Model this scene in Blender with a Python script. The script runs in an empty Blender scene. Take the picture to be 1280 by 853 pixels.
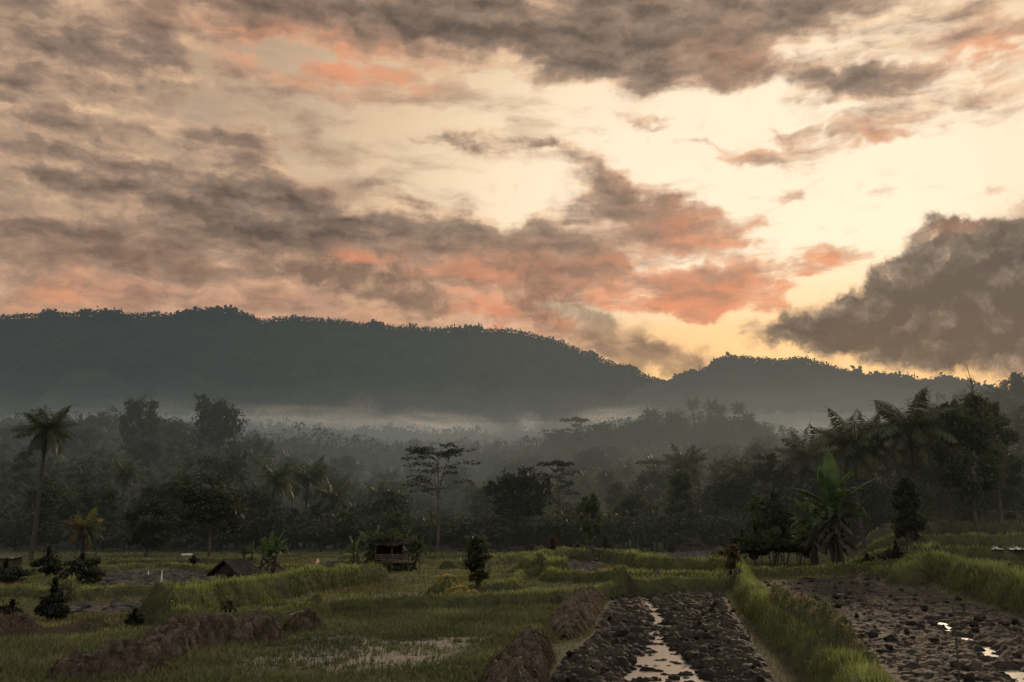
import bpy, math, random
import numpy as np
PI=math.pi
FPX=1150.0; PITCH=math.atan(224/1150.0); EYE=3.0
def ray(px,py):
    x=(px-640)/FPX; y=(426.5-py)/FPX
    c,s=math.cos(PITCH),math.sin(PITCH)
    return (x, c-y*s, s+y*c)
def azel(px,py):
    x,y,z=ray(px,py); n=math.sqrt(x*x+y*y+z*z)
    return math.atan2(x,y), math.asin(z/n)

# ---------------------------------------------------------------- node helpers
class Net:
    def __init__(s,nt): s.nt=nt; s.L=nt.links
    def new(s,t,**k):
        n=s.nt.nodes.new(t)
        for a,b in k.items(): setattr(n,a,b)
        return n
    def put(s,sock,v):
        if v is None: return
        if isinstance(v,bpy.types.NodeSocket): s.L.new(v,sock)
        elif isinstance(v,(tuple,list)) and sock.type=='RGBA' and len(v)==3: sock.default_value=(*v,1)
        else: sock.default_value=v
    def m(s,op,a,b=None,c=None,clamp=False):
        n=s.new('ShaderNodeMath',operation=op,use_clamp=clamp)
        for i,v in enumerate((a,b,c)): s.put(n.inputs[i],v)
        return n.outputs[0]
    def v(s,op,a,b=None,scale=None):
        n=s.new('ShaderNodeVectorMath',operation=op)
        s.put(n.inputs[0],a)
        if b is not None: s.put(n.inputs[1],b)
        if scale is not None: s.put(n.inputs['Scale'],scale)
        return n.outputs[0]
    def sep(s,a):
        n=s.new('ShaderNodeSeparateXYZ'); s.put(n.inputs[0],a); return n.outputs
    def comb(s,x,y,z=0.0):
        n=s.new('ShaderNodeCombineXYZ')
        for i,q in enumerate((x,y,z)): s.put(n.inputs[i],q)
        return n.outputs[0]
    def mapping(s,vec,loc=(0,0,0),rot=(0,0,0),scale=(1,1,1),kind='POINT'):
        n=s.new('ShaderNodeMapping',vector_type=kind); s.put(n.inputs[0],vec)
        n.inputs['Location'].default_value=loc if kind!='NORMAL' else (0,0,0)
        n.inputs['Rotation'].default_value=rot; n.inputs['Scale'].default_value=scale
        return n.outputs[0]
    def noise(s,vec,scale=1,detail=4,rough=.5,dist=0,lac=2.0,out=0,dim='3D'):
        n=s.new('ShaderNodeTexNoise',noise_dimensions=dim); s.put(n.inputs['Vector'],vec)
        n.inputs['Scale'].default_value=scale; n.inputs['Detail'].default_value=detail
        n.inputs['Roughness'].default_value=rough; n.inputs['Distortion'].default_value=dist
        n.inputs['Lacunarity'].default_value=lac
        return n.outputs[out]
    def ss(s,x,a,b,lo=0.0,hi=1.0,kind='SMOOTHSTEP'):
        n=s.new('ShaderNodeMapRange',interpolation_type=kind); s.put(n.inputs[0],x)
        for i,q in enumerate((a,b,lo,hi)): s.put(n.inputs[i+1],q)
        return n.outputs[0]
    def mix(s,f,a,b,mode='MIX',clamp=True):
        n=s.new('ShaderNodeMix',data_type='RGBA',blend_type=mode,clamp_factor=clamp)
        s.put(n.inputs[0],f); s.put(n.inputs[6],a); s.put(n.inputs[7],b)
        return n.outputs[2]
    def ramp(s,x,stops,interp='LINEAR'):
        n=s.new('ShaderNodeValToRGB'); s.put(n.inputs[0],x); r=n.color_ramp; r.interpolation=interp
        while len(r.elements)<len(stops): r.elements.new(0.5)
        for e,(p,c) in zip(r.elements,stops): e.position=p; e.color=(*c,1)
        return n.outputs[0]
    def cones(s,P,blobs,acc=None):
        """sum of rotated elliptic cones placed by direction in the sky: (cx,cy,rx,ry,rot,amp)"""
        for cx,cy,rx,ry,rot,amp in blobs:
            a,e=azel(cx,cy)
            q=s.mapping(P,(a,e,0),(0,0,math.radians(-rot)),(rx/FPX,ry/FPX,1),'TEXTURE')
            g=s.new('ShaderNodeTexGradient',gradient_type='SPHERICAL'); s.put(g.inputs[0],q)
            acc=s.m('MULTIPLY_ADD',g.outputs[1],amp,acc if acc is not None else 0.0)
        return acc
def srgb(r,g,b):
    f=lambda c:(c/255/12.92 if c/255<=.04045 else ((c/255+.055)/1.055)**2.4)
    return (f(r),f(g),f(b))

SUN_EL=math.radians(14); SUN_AZ=azel(1060,400)[0]; SUN_E=1.8
def build_sky():
    w=bpy.data.worlds.new("World"); bpy.context.scene.world=w; w.use_nodes=True
    nt=w.node_tree; nt.nodes.clear(); k=Net(nt)
    tc=k.new('ShaderNodeTexCoord'); x,y,z=k.sep(tc.outputs['Generated'])
    az=k.m('ARCTAN2',x,y); el=k.m('ARCSINE',z)
    P0=k.comb(az,el,0.0)
    # domain warp
    wn=k.noise(P0,9,4,.6,out=1); wv=k.v('SUBTRACT',wn,(.5,.5,.5))
    P=k.v('ADD',P0,k.v('SCALE',wv,scale=.085))
    wn2=k.noise(P0,30,4,.55,out=1); wv2=k.v('SUBTRACT',wn2,(.5,.5,.5))
    P=k.v('ADD',P,k.v('SCALE',wv2,scale=.03))
    S=k.mapping(P0,rot=(0,0,math.radians(12)),scale=(.9,3.1,1))       # streak direction
    Sw=k.v('ADD',S,k.v('SCALE',wv,scale=.085))
    n1=k.noise(Sw,6.5,8,.54,dist=.25); n2=k.noise(Sw,17,6,.56,dist=.3)
    Q=k.v('ADD',k.mapping(P0,rot=(0,0,math.radians(10)),scale=(.9,2.3,1)),k.v('SCALE',wv2,scale=.05)); n3=k.noise(Q,19,6,.54)
    n3b=k.noise(k.v('ADD',Q,(.005,.020,0)),19,4,.54); rel=k.m('SUBTRACT',n3,n3b)                     # light falls from above and the right
    # base glow
    glow=k.cones(P0,[(960,250,900,520,0,1.3)])
    base=k.ramp(glow,[(0,srgb(150,134,120)),(.25,srgb(186,164,142)),(.55,srgb(228,202,172)),(.8,srgb(253,232,204)),(1,srgb(255,240,216))])
    hor=k.cones(P0,[(1060,470,420,170,0,1.2),(700,440,320,70,0,.5)])
    base=k.mix(k.ss(hor,0,.9,0,.75),base,srgb(255,202,132))
    low=k.cones(P0,[(200,420,700,130,0,1.4)])
    base=k.mix(k.ss(low,0,.9,0,.85),base,k.mix(k.ss(n2,.38,.62),srgb(158,122,106),srgb(220,164,132)))
    # layer 1: streaky veil, mostly left and above
    veil=k.cones(P0,[(-40,200,820,440,10,.86),(520,20,760,230,0,.55),(1180,70,300,160,0,.34),(500,310,450,130,8,.22)])
    d1=k.m('ADD',k.m('MULTIPLY_ADD',n1,2.3,-1.34),k.m('MULTIPLY_ADD',n2,1.2,-.62))
    d1=k.m('ADD',d1,veil)
    a1=k.ss(d1,-.12,.95)
    c1=k.ramp(k.m('ADD',d1,k.m('MULTIPLY_ADD',n3,1.0,-.5)),[(0,srgb(232,210,178)),(.28,srgb(190,168,144)),(.6,srgb(146,129,114)),(1,srgb(116,103,93))])
    col=k.mix(k.m('MULTIPLY',a1,.82),base,c1)
    # layer 2: hand placed masses
    masses=[(560,8,430,80,0,1.7),(200,22,360,70,6,1.4),(40,50,220,50,4,.7),(90,120,240,40,10,.5),(360,4,330,46,2,1.3),(300,130,200,30,14,.5),(830,30,330,85,-2,1.5),(740,70,240,50,6,.8),(1010,12,260,55,0,1.1),
     (40,80,200,110,0,.9),(70,160,260,60,8,.9),(230,150,150,40,14,.6),(920,72,70,34,10,.9),
     (1205,35,120,45,0,1.0),(1010,95,140,26,6,.7),(1120,118,110,38,10,1.35),(1060,128,70,22,0,.7),(1262,130,60,60,0,.7),(1180,75,160,26,-8,.6),
     (1105,165,75,20,8,.8),(965,157,62,15,10,.9),(880,176,75,12,-4,.8),(925,192,75,18,6,.7),(990,245,60,14,-35,.55),(820,147,70,12,4,.75),
     (985,233,26,12,0,.35),(1040,325,34,20,0,.55),(1015,355,40,22,0,.6),(1250,245,70,16,8,.6),(1110,235,30,12,0,.4),
     (600,178,90,17,12,.9),(690,192,42,16,10,.9),(520,165,90,14,14,.45),
     (110,228,300,38,9,1.5),(300,262,220,34,12,.9),(340,215,150,50,22,1.35),(200,262,200,20,10,.7),(40,295,240,64,4,1.5),(150,290,110,40,0,.8),
     (400,262,200,40,14,1.1),(420,305,320,50,6,1.3),(600,300,230,52,10,1.3),(560,262,120,22,14,.6),
     (760,225,70,40,24,1.1),(790,262,150,44,18,1.4),(870,275,90,28,14,1.1),(690,268,90,30,0,.9),(780,320,230,46,6,1.4),(900,350,120,28,6,1.1),
     (910,378,110,22,4,1.2),(820,372,120,26,0,.8),(240,335,330,40,2,1.1),(180,362,260,24,2,.6),(420,380,180,18,4,.5),(90,365,260,60,0,.7),(560,350,300,50,0,.7),(720,345,120,34,0,.7),(330,390,420,26,0,.35),(150,385,160,24,0,.7),(430,400,140,14,4,.6),(560,385,120,26,6,.7),(640,360,130,50,8,.8),(20,395,120,16,0,.5),(700,420,150,34,14,.7),(860,440,110,30,10,.7),(230,300,240,50,4,.7),
     (985,410,70,20,0,.7),(940,425,80,20,0,.5)]
    D=k.cones(P,masses)
    D=k.m('MULTIPLY_ADD',D,k.ss(az,-.45,0.0,.66,.84),k.m('MULTIPLY_ADD',n1,2.2,-1.13)); D=k.m('ADD',D,k.m('MULTIPLY_ADD',n2,1.2,-.62)); D=k.m('ADD',D,k.m('MULTIPLY_ADD',n3,.7,-.36))
    a2=k.ss(D,.0,.85)
    sh=k.m('ADD',k.m('MULTIPLY',k.m('MINIMUM',D,1.5),.52),k.m('MULTIPLY_ADD',n3,.9,-.45)); sh=k.m('MULTIPLY_ADD',rel,-1.6,sh)
    c2=k.ramp(sh,[(0,srgb(238,204,168)),(.22,srgb(200,170,145)),(.48,srgb(156,135,120)),(.8,srgb(122,107,97)),(1,srgb(98,87,81))])
    col=k.mix(k.m('MULTIPLY',a2,.93),col,c2)
    # warm light caught on undersides
    O=k.cones(P,[(425,72,230,66,6,1.25),(300,48,240,40,8,.6),(560,98,190,34,10,.55),(920,62,110,44,0,.85),(1265,58,110,60,0,1.3),(1190,70,90,34,0,.6),
      (1100,172,100,34,4,1.0),(965,160,100,30,6,.9),(880,178,110,26,0,.8),(925,194,110,34,6,.8),(820,148,100,24,4,.8),(990,240,90,40,-30,.7),(1040,325,60,36,0,.9),(1015,358,90,44,0,.9),(1255,245,110,34,0,.7),
      (780,212,110,40,20,.7),(880,272,170,50,12,.9),(850,305,220,60,6,.5),(900,345,220,60,4,.65),(900,382,220,38,2,1.2),(790,350,300,80,0,.5),(760,400,300,60,0,.5),
      (455,322,110,24,4,.8),(560,335,300,60,0,.55),(640,360,200,80,0,.45),(380,200,140,36,18,.4),(250,372,560,70,0,.75),(60,384,110,40,-20,.8),(600,405,300,40,0,.6),(150,290,400,60,6,.25),(840,440,200,60,10,.5)])
    O=k.m('MULTIPLY',O,k.ss(k.m('MULTIPLY_ADD',rel,1.0,n3),.30,.70,.70,1.1))
    oc=k.mix(k.ss(O,.3,1.4),srgb(200,156,130),srgb(232,158,122))
    col=k.mix(k.m('MULTIPLY',k.ss(O,.0,1.9,0,1,'LINEAR'),k.ss(k.m('ADD',a1,a2),.0,.7,.05,.92)),col,oc)
    # layer 3: nearer grey cumulus, crisper billowed edge
    B=k.v('ADD',P0,k.v('SCALE',k.v('SUBTRACT',k.noise(P0,22,6,.66,out=1),(.5,.5,.5)),scale=.05))
    C=k.cones(B,[(1190,320,70,62,0,1.3),(1240,360,120,78,0,1.7),(1290,330,90,90,0,1.2),(1150,378,120,56,0,1.5),(1060,402,110,44,-4,1.4),(1125,350,46,34,0,.7),(1185,305,48,40,0,.9),(1240,415,200,66,0,1.7),(1000,420,80,28,0,.7),(1130,436,170,26,0,.5),
      (455,352,130,48,14,1.1),(520,372,80,30,14,.8),(400,335,60,30,0,.6),(668,375,70,44,20,1.0),(730,385,50,26,24,.7),(810,440,120,44,24,.95),(760,420,90,34,24,.6),(860,460,60,26,24,.5)])
    vo=k.new('ShaderNodeTexVoronoi',feature='SMOOTH_F1'); k.put(vo.inputs['Vector'],B); vo.inputs['Scale'].default_value=42; vo.inputs['Smoothness'].default_value=.6
    nb=k.noise(B,26,6,.56); nbb=k.noise(k.v('ADD',B,(-.004,.013,0)),26,5,.56)
    C=k.m('ADD',C,k.m('MULTIPLY_ADD',nb,1.1,-.62)); C=k.m('ADD',C,k.m('MULTIPLY_ADD',vo.outputs[0],-.55,.22))
    a3=k.ss(C,.0,.70)
    # light comes from above right of the mass: compare with the field's height
    sh3=k.m('ADD',k.m('MULTIPLY_ADD',k.m('MINIMUM',C,1.5),.38,.10),k.m('MULTIPLY_ADD',k.m('SUBTRACT',nb,nbb),-2.6,0.0)); sh3=k.m('MULTIPLY_ADD',n3,.45,k.m('MULTIPLY_ADD',k.ss(el,azel(1200,430)[1],azel(1200,300)[1],.10,-.12),1.0,sh3))
    c3=k.ramp(sh3,[(0,srgb(206,176,146)),(.2,srgb(170,149,130)),(.42,srgb(140,125,112)),(.7,srgb(118,107,97)),(1,srgb(102,93,86))])
    big=k.cones(P0,[(1200,400,320,220,0,3.0)])
    c3=k.mix(k.ss(big,0,1,.62,0),c3,k.mix(k.ss(k.m('ADD',sh3,k.m('MULTIPLY_ADD',n2,1.6,-.8)),-.15,.75),srgb(206,168,140),srgb(112,98,88)))
    c3=k.mix(k.m('MULTIPLY',k.ss(el,azel(1150,350)[1],azel(1150,470)[1],0,.12),k.ss(big,0,1)),c3,srgb(150,126,104))
    edge=k.m('MULTIPLY',k.ss(C,.42,.10),k.ss(big,.3,1.6))
    c3=k.mix(k.m('MULTIPLY',edge,.55),c3,srgb(222,176,138))
    col=k.mix(k.m('MULTIPLY',a3,k.ss(big,0,1,.62,.96)),col,c3)
    rim=k.cones(P0,[(1195,282,60,18,0,.35),(460,320,60,12,0,1.2)])
    col=k.mix(k.m('MULTIPLY',k.ss(rim,0,.8,0,.6),a3),col,srgb(236,160,124))
    sky=k.new('ShaderNodeTexSky',sky_type='NISHITA'); sky.sun_disc=False; sky.sun_elevation=SUN_EL; sky.sun_rotation=SUN_AZ
    sky.air_density=1.5; sky.dust_density=3
    clear=k.v('SCALE',sky.outputs[0],scale=k.m('MULTIPLY',.020,k.m('MULTIPLY',k.m('MULTIPLY_ADD',a3,-.85,1.0),k.m('MULTIPLY_ADD',a2,-.7,1.0))))
    # unseen sky overhead and behind the viewer, brightened as added fill light
    back=k.m('MAXIMUM',k.ss(el,math.radians(34),math.radians(55)),k.ss(y,.45,-.1)); col=k.mix(back,col,(.98,.96,.92))
    col=k.mix(k.ss(el,.0,-.02),col,(.03,.03,.025))
    gm=k.new('ShaderNodeGamma'); k.put(gm.inputs[0],col); gm.inputs[1].default_value=1.10; col=k.mix(1.0,gm.outputs[0],(1.05,1.02,.985),'MULTIPLY',False)
    full=k.v('ADD',k.v('SCALE',k.mix(k.ss(el,-.02,-.10),col,(.02,.02,.018)),scale=9.8),clear)
    bg=k.new('ShaderNodeBackground'); k.put(bg.inputs[0],full); bg.inputs[1].default_value=.1
    o=k.new('ShaderNodeOutputWorld'); k.L.new(bg.outputs[0],o.inputs[0])
    w.cycles.sampling_method='MANUAL'; w.cycles.sample_map_resolution=256
def build_camera():
    c=bpy.data.cameras.new('camera'); o=bpy.data.objects.new('camera',c); bpy.context.scene.collection.objects.link(o)
    c.sensor_width=36; c.lens=36*FPX/1280; c.clip_start=.1; c.clip_end=20000
    o.location=(0,0,EYE); o.rotation_euler=(PI/2+PITCH,0,0); bpy.context.scene.camera=o
# ---------------------------------------------------------------- numeric helpers
RS=np.random.RandomState
def P3(px,py,Y):
    x,y,z=ray(px,py); k=Y/y
    return np.array((x*k,Y,EYE+z*k))
def G(px,py,z=0.0):
    x,y,zz=ray(px,py); k=(z-EYE)/zz
    return (x*k,y*k)
def px_of(x,y): return 640+1153.0*x/np.maximum(y,1.0)
def _hash(ix,iy,seed):
    n=(ix.astype(np.int64)*374761393+iy.astype(np.int64)*668265263+seed*1442695041)&0xffffffff
    n=((n^(n>>13))*1274126177)&0xffffffff
    return ((n^(n>>16))&0xffff)/65535.0
def vnoise(x,y,seed=0):
    ix=np.floor(x); iy=np.floor(y); fx=x-ix; fy=y-iy
    fx=fx*fx*(3-2*fx); fy=fy*fy*(3-2*fy); ix=ix.astype(np.int64); iy=iy.astype(np.int64)
    a=_hash(ix,iy,seed); b=_hash(ix+1,iy,seed); c=_hash(ix,iy+1,seed); d=_hash(ix+1,iy+1,seed)
    return (a*(1-fx)+b*fx)*(1-fy)+(c*(1-fx)+d*fx)*fy
def fbm(x,y,oct=4,seed=0,gain=.5):
    s=0;a=1;t=0
    for i in range(oct):
        s=s+a*vnoise(x*2**i+i*17.3,y*2**i-i*9.1,seed+i); t+=a; a*=gain
    return s/t
def sstep(x,a,b):
    t=np.clip((x-a)/(b-a),0,1); return t*t*(3-2*t)
def seg_dist(x,y,pts):
    """distance to a polyline and the position along it 0..1"""
    pts=np.asarray(pts,float); best=np.full(x.shape,1e9); tt=np.zeros(x.shape)
    L=np.r_[0,np.cumsum(np.hypot(*np.diff(pts,axis=0).T))]; T=L[-1]
    for i in range(len(pts)-1):
        a,b=pts[i],pts[i+1]; ab=b-a; l2=max((ab**2).sum(),1e-9)
        t=np.clip(((x-a[0])*ab[0]+(y-a[1])*ab[1])/l2,0,1)
        d=np.hypot(x-a[0]-t*ab[0],y-a[1]-t*ab[1]); m=d<best
        best=np.where(m,d,best); tt=np.where(m,(L[i]+t*(L[i+1]-L[i]))/T,tt)
    return best,tt
def inside(x,y,poly):
    r=np.zeros(x.shape,bool); n=len(poly)
    for i in range(n):
        x1,y1=poly[i]; x2,y2=poly[(i+1)%n]
        if y1==y2: continue
        c=((y1>y)!=(y2>y))&(x<(x2-x1)*(y-y1)/(y2-y1)+x1); r^=c
    return r
def edge_in(x,y,poly,soft):
    """1 inside, fading to 0 at the edge over soft metres"""
    d,_=seg_dist(x,y,list(poly)+[poly[0]]); return np.where(inside(x,y,poly),np.clip(d/soft,0,1),0.0)

# ---------------------------------------------------------------- mesh building
COL=bpy.context.scene.collection
class MB:
    """gathers vertices and faces, then links them as ONE mesh object"""
    def __init__(s): s.v=[];s.q=[];s.t=[];s.c=[];s.n=0;s.qm=[];s.tm=[]
    def add(s,v,q=None,t=None,c=1.0,m=0):
        v=np.asarray(v,np.float32).reshape(-1,3)
        if q is not None and len(q): q=np.asarray(q,np.int64).reshape(-1,4); s.q.append(q+s.n); s.qm.append(np.full(len(q),m))
        if t is not None and len(t): t=np.asarray(t,np.int64).reshape(-1,3); s.t.append(t+s.n); s.tm.append(np.full(len(t),m))
        c=np.asarray(c,np.float32)
        if c.ndim==0: c=np.full(len(v),float(c),np.float32)
        s.v.append(v); s.c.append(c); s.n+=len(v)
    def data(s,name,mats,smooth=False):
        me=bpy.data.meshes.new(name); V=np.concatenate(s.v)
        Q=np.concatenate(s.q) if s.q else np.zeros((0,4),np.int64); T=np.concatenate(s.t) if s.t else np.zeros((0,3),np.int64)
        idx=np.r_[Q.ravel(),T.ravel()].astype(np.int32); nf=len(Q)+len(T)
        me.vertices.add(len(V)); me.vertices.foreach_set('co',V.ravel())
        me.loops.add(len(idx)); me.loops.foreach_set('vertex_index',idx)
        me.polygons.add(nf)
        st=np.r_[np.arange(len(Q))*4,len(Q)*4+np.arange(len(T))*3].astype(np.int32)
        me.polygons.foreach_set('loop_start',st)
        me.polygons.foreach_set('material_index',np.concatenate(s.qm+s.tm).astype(np.int32))
        me.polygons.foreach_set('use_smooth',np.full(nf,smooth))
        me.update(calc_edges=True)
        a=me.attributes.new('tint','FLOAT','POINT'); a.data.foreach_set('value',np.concatenate(s.c))
        for m in (mats if isinstance(mats,(list,tuple)) else [mats]): me.materials.append(m)
        return me
    def build(s,name,mats,parent=None,smooth=False,loc=None):
        o=bpy.data.objects.new(name,s.data(name,mats,smooth)); COL.objects.link(o)
        if parent: o.parent=parent
        if loc is not None: o.location=loc
        return o
def tag(o,label=None,cat=None,group=None,kind=None):
    for k,v in (('label',label),('category',cat),('group',group),('kind',kind)):
        if v: o[k]=v
    return o
def empty(name,loc,rz=0.0,sc=1.0):
    o=bpy.data.objects.new(name,None); COL.objects.link(o); o.location=loc; o.rotation_euler=(0,0,rz); o.scale=(sc,)*3 if not isinstance(sc,tuple) else sc
    o.empty_display_size=.2; return o
def copy_tree(o,parent=None,kids=None):
    kids=kids if kids is not None else KIDS
    c=o.copy(); COL.objects.link(c); c.parent=parent
    for ch in kids.get(o.name,()): copy_tree(ch,c,kids)
    return c
KIDS={}
def part(mb,name,mats,parent,smooth=False):
    o=mb.build(name,mats,parent,smooth); KIDS.setdefault(parent.name,[]).append(o); return o

def frames(n,rng,up=None,tilt=1.0):
    """random unit vectors (a,b) spanning leaf planes"""
    a=rng.normal(size=(n,3)); a/=np.linalg.norm(a,axis=1,keepdims=True)+1e-9
    b=rng.normal(size=(n,3)); b-= (a*b).sum(1,keepdims=True)*a; b/=np.linalg.norm(b,axis=1,keepdims=True)+1e-9
    return a,b
def leaves(mb,ctr,size,rng,tint=None,asp=.5,droop=0.0,flat=0.0,m=0):
    n=len(ctr)
    if n==0: return
    a,b=frames(n,rng)
    if flat: 
        a[:,2]*=(1-flat); b[:,2]*=(1-flat)
    if droop: a[:,2]-=droop
    a/=np.linalg.norm(a,axis=1,keepdims=True); b/=np.linalg.norm(b,axis=1,keepdims=True)
    s=(np.asarray(size)*rng.uniform(.6,1.35,n))[:,None]
    v=np.stack([ctr-a*s*.5,ctr+b*s*asp*.5-a*s*.05,ctr+a*s*.5,ctr-b*s*asp*.5-a*s*.05],1)
    t=rng.uniform(.5,1.4,n) if tint is None else tint
    mb.add(v.reshape(-1,3),q=np.arange(n*4).reshape(-1,4),c=np.repeat(t,4),m=m)
def tube(mb,pts,rad,seg=7,m=0,c=1.0,cap=True):
    pts=np.asarray(pts,float); n=len(pts); rad=np.broadcast_to(rad,(n,))
    T=np.gradient(pts,axis=0); T/=np.linalg.norm(T,axis=1,keepdims=True)+1e-9
    up=np.where(np.abs(T[:,2:3])>.9,np.array([[1.,0,0]]),np.array([[0,0,1.]]))
    A=np.cross(T,up); A/=np.linalg.norm(A,axis=1,keepdims=True); B=np.cross(T,A)
    th=np.arange(seg)*2*PI/seg
    v=pts[:,None]+rad[:,None,None]*(np.cos(th)[None,:,None]*A[:,None]+np.sin(th)[None,:,None]*B[:,None])
    q=[(i*seg+j,i*seg+(j+1)%seg,(i+1)*seg+(j+1)%seg,(i+1)*seg+j) for i in range(n-1) for j in range(seg)]
    t=[]
    if cap: t=[(0,(j+1)%seg,j) for j in range(1,seg-1)]+[((n-1)*seg,(n-1)*seg+j,(n-1)*seg+(j+1)%seg) for j in range(1,seg-1)]
    mb.add(v.reshape(-1,3),q=q,t=t,c=c,m=m)
def box(mb,c,s,rz=0.0,m=0,tint=1.0,tilt=None):
    x,y,z=np.array(s)/2; v=np.array([(a*x,b*y,d*z) for a in(-1,1) for b in(-1,1) for d in(-1,1)])
    if tilt is not None: v=v@np.array(tilt).T
    C,S=math.cos(rz),math.sin(rz); v=v@np.array([[C,S,0],[-S,C,0],[0,0,1]])+np.array(c)
    mb.add(v,q=[(0,1,3,2),(4,6,7,5),(0,4,5,1),(2,3,7,6),(0,2,6,4),(1,5,7,3)],m=m,c=tint)
def curve_pts(a,b,bend,n=6,rng=None):
    a,b=np.array(a,float),np.array(b,float); t=np.linspace(0,1,n)[:,None]
    return a+(b-a)*t+np.array(bend)*np.sin(t*PI)

# ---------------------------------------------------------------- materials
def painted_haze(k,shader,amount=1.0):
    """valley haze painted on as emission: surfaces farther off take more of the haze colour"""
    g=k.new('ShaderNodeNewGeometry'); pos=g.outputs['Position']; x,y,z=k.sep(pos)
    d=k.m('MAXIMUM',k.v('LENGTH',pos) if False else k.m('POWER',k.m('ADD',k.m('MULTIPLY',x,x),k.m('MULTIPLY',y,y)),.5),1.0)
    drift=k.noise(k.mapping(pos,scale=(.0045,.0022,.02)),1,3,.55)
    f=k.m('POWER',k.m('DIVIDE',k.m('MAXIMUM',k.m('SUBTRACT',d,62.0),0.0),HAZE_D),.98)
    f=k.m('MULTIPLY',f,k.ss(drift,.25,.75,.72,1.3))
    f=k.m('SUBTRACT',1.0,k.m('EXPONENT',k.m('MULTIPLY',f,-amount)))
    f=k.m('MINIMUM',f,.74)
    # stronger painted haze on low surfaces between the woods and the mountain foot
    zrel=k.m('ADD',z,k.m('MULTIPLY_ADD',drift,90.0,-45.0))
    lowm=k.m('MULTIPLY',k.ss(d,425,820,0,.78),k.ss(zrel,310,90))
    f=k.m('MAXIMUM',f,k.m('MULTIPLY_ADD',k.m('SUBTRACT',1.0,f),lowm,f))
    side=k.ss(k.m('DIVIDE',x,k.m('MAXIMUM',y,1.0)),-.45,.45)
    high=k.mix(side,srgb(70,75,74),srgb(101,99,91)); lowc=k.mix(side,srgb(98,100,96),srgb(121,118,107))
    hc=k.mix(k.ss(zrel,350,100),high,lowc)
    em=k.new('ShaderNodeEmission'); k.put(em.inputs[0],hc); em.inputs[1].default_value=1.05  # glow standing in for lit air, mixed into the surface itself
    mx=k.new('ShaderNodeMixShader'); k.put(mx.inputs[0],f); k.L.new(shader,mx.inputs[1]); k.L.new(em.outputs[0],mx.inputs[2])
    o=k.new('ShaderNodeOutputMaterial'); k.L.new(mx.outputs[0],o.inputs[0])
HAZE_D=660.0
def mat(name,fn,haze=True):
    m=bpy.data.materials.new(name); m.use_nodes=True; m.node_tree.nodes.clear(); k=Net(m.node_tree)
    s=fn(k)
    if haze: painted_haze(k,s)
    else:
        o=k.new('ShaderNodeOutputMaterial'); k.L.new(s,o.inputs[0])
    m.cycles.emission_sampling='NONE'
    return m
def bsdf(k,col,rough=.8,spec=.3,normal=None,**kw):
    b=k.new('ShaderNodeBsdfPrincipled'); k.put(b.inputs['Base Color'],col); k.put(b.inputs['Roughness'],rough)
    k.put(b.inputs['Specular IOR Level'],spec)
    if normal is not None: k.put(b.inputs['Normal'],normal)
    for a,v in kw.items(): k.put(b.inputs[a],v)
    return b.outputs[0]
def attr(k,n='tint'):
    a=k.new('ShaderNodeAttribute'); a.attribute_name=n; return a.outputs
def bump(k,h,s=.5,d=.05):
    n=k.new('ShaderNodeBump'); n.inputs['Strength'].default_value=s; n.inputs['Distance'].default_value=d; k.put(n.inputs['Height'],h); return n.outputs[0]
def leaf_mat(name,lo,hi,trans=.35,rough=.45,spec=.35,sc=.35,haze=True):
    rough=min(.75,rough+.2); spec=spec*.35
    def f(k):
        t=attr(k)[2]; oi=k.new('ShaderNodeObjectInfo')
        tc=k.new('ShaderNodeTexCoord'); n=k.noise(tc.outputs['Object'],sc,3,.6)
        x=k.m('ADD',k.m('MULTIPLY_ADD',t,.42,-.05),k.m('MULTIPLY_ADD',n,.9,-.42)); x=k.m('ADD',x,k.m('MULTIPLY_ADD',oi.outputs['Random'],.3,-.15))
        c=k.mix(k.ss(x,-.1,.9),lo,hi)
        s=bsdf(k,c,rough,spec)
        tr=k.new('ShaderNodeBsdfTranslucent'); k.put(tr.inputs[0],k.mix(1.0,c,(1.5,1.55,.7),'MULTIPLY'))
        mx=k.new('ShaderNodeMixShader'); mx.inputs[0].default_value=trans; k.L.new(s,mx.inputs[1]); k.L.new(tr.outputs[0],mx.inputs[2]); return mx.outputs[0]
    return mat(name,f,haze)
def plain_mat(name,lo,hi,sc=3.0,rough=.85,spec=.2,bs=.4,bd=.03,stretch=(1,1,1),haze=True):
    def f(k):
        tc=k.new('ShaderNodeTexCoord'); v=k.mapping(tc.outputs['Object'],scale=stretch)
        n=k.noise(v,sc,6,.6); n2=k.noise(v,sc*6,4,.6)
        c=k.mix(k.ss(k.m('ADD',k.m('MULTIPLY',n,.7),k.m('MULTIPLY',n2,.3)),.32,.68),lo,hi)
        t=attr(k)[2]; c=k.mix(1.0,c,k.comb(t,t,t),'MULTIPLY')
        return bsdf(k,c,rough,spec,bump(k,k.m('ADD',n,k.m('MULTIPLY',n2,.5)),bs,bd))
    return mat(name,f,haze)
M={}
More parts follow.
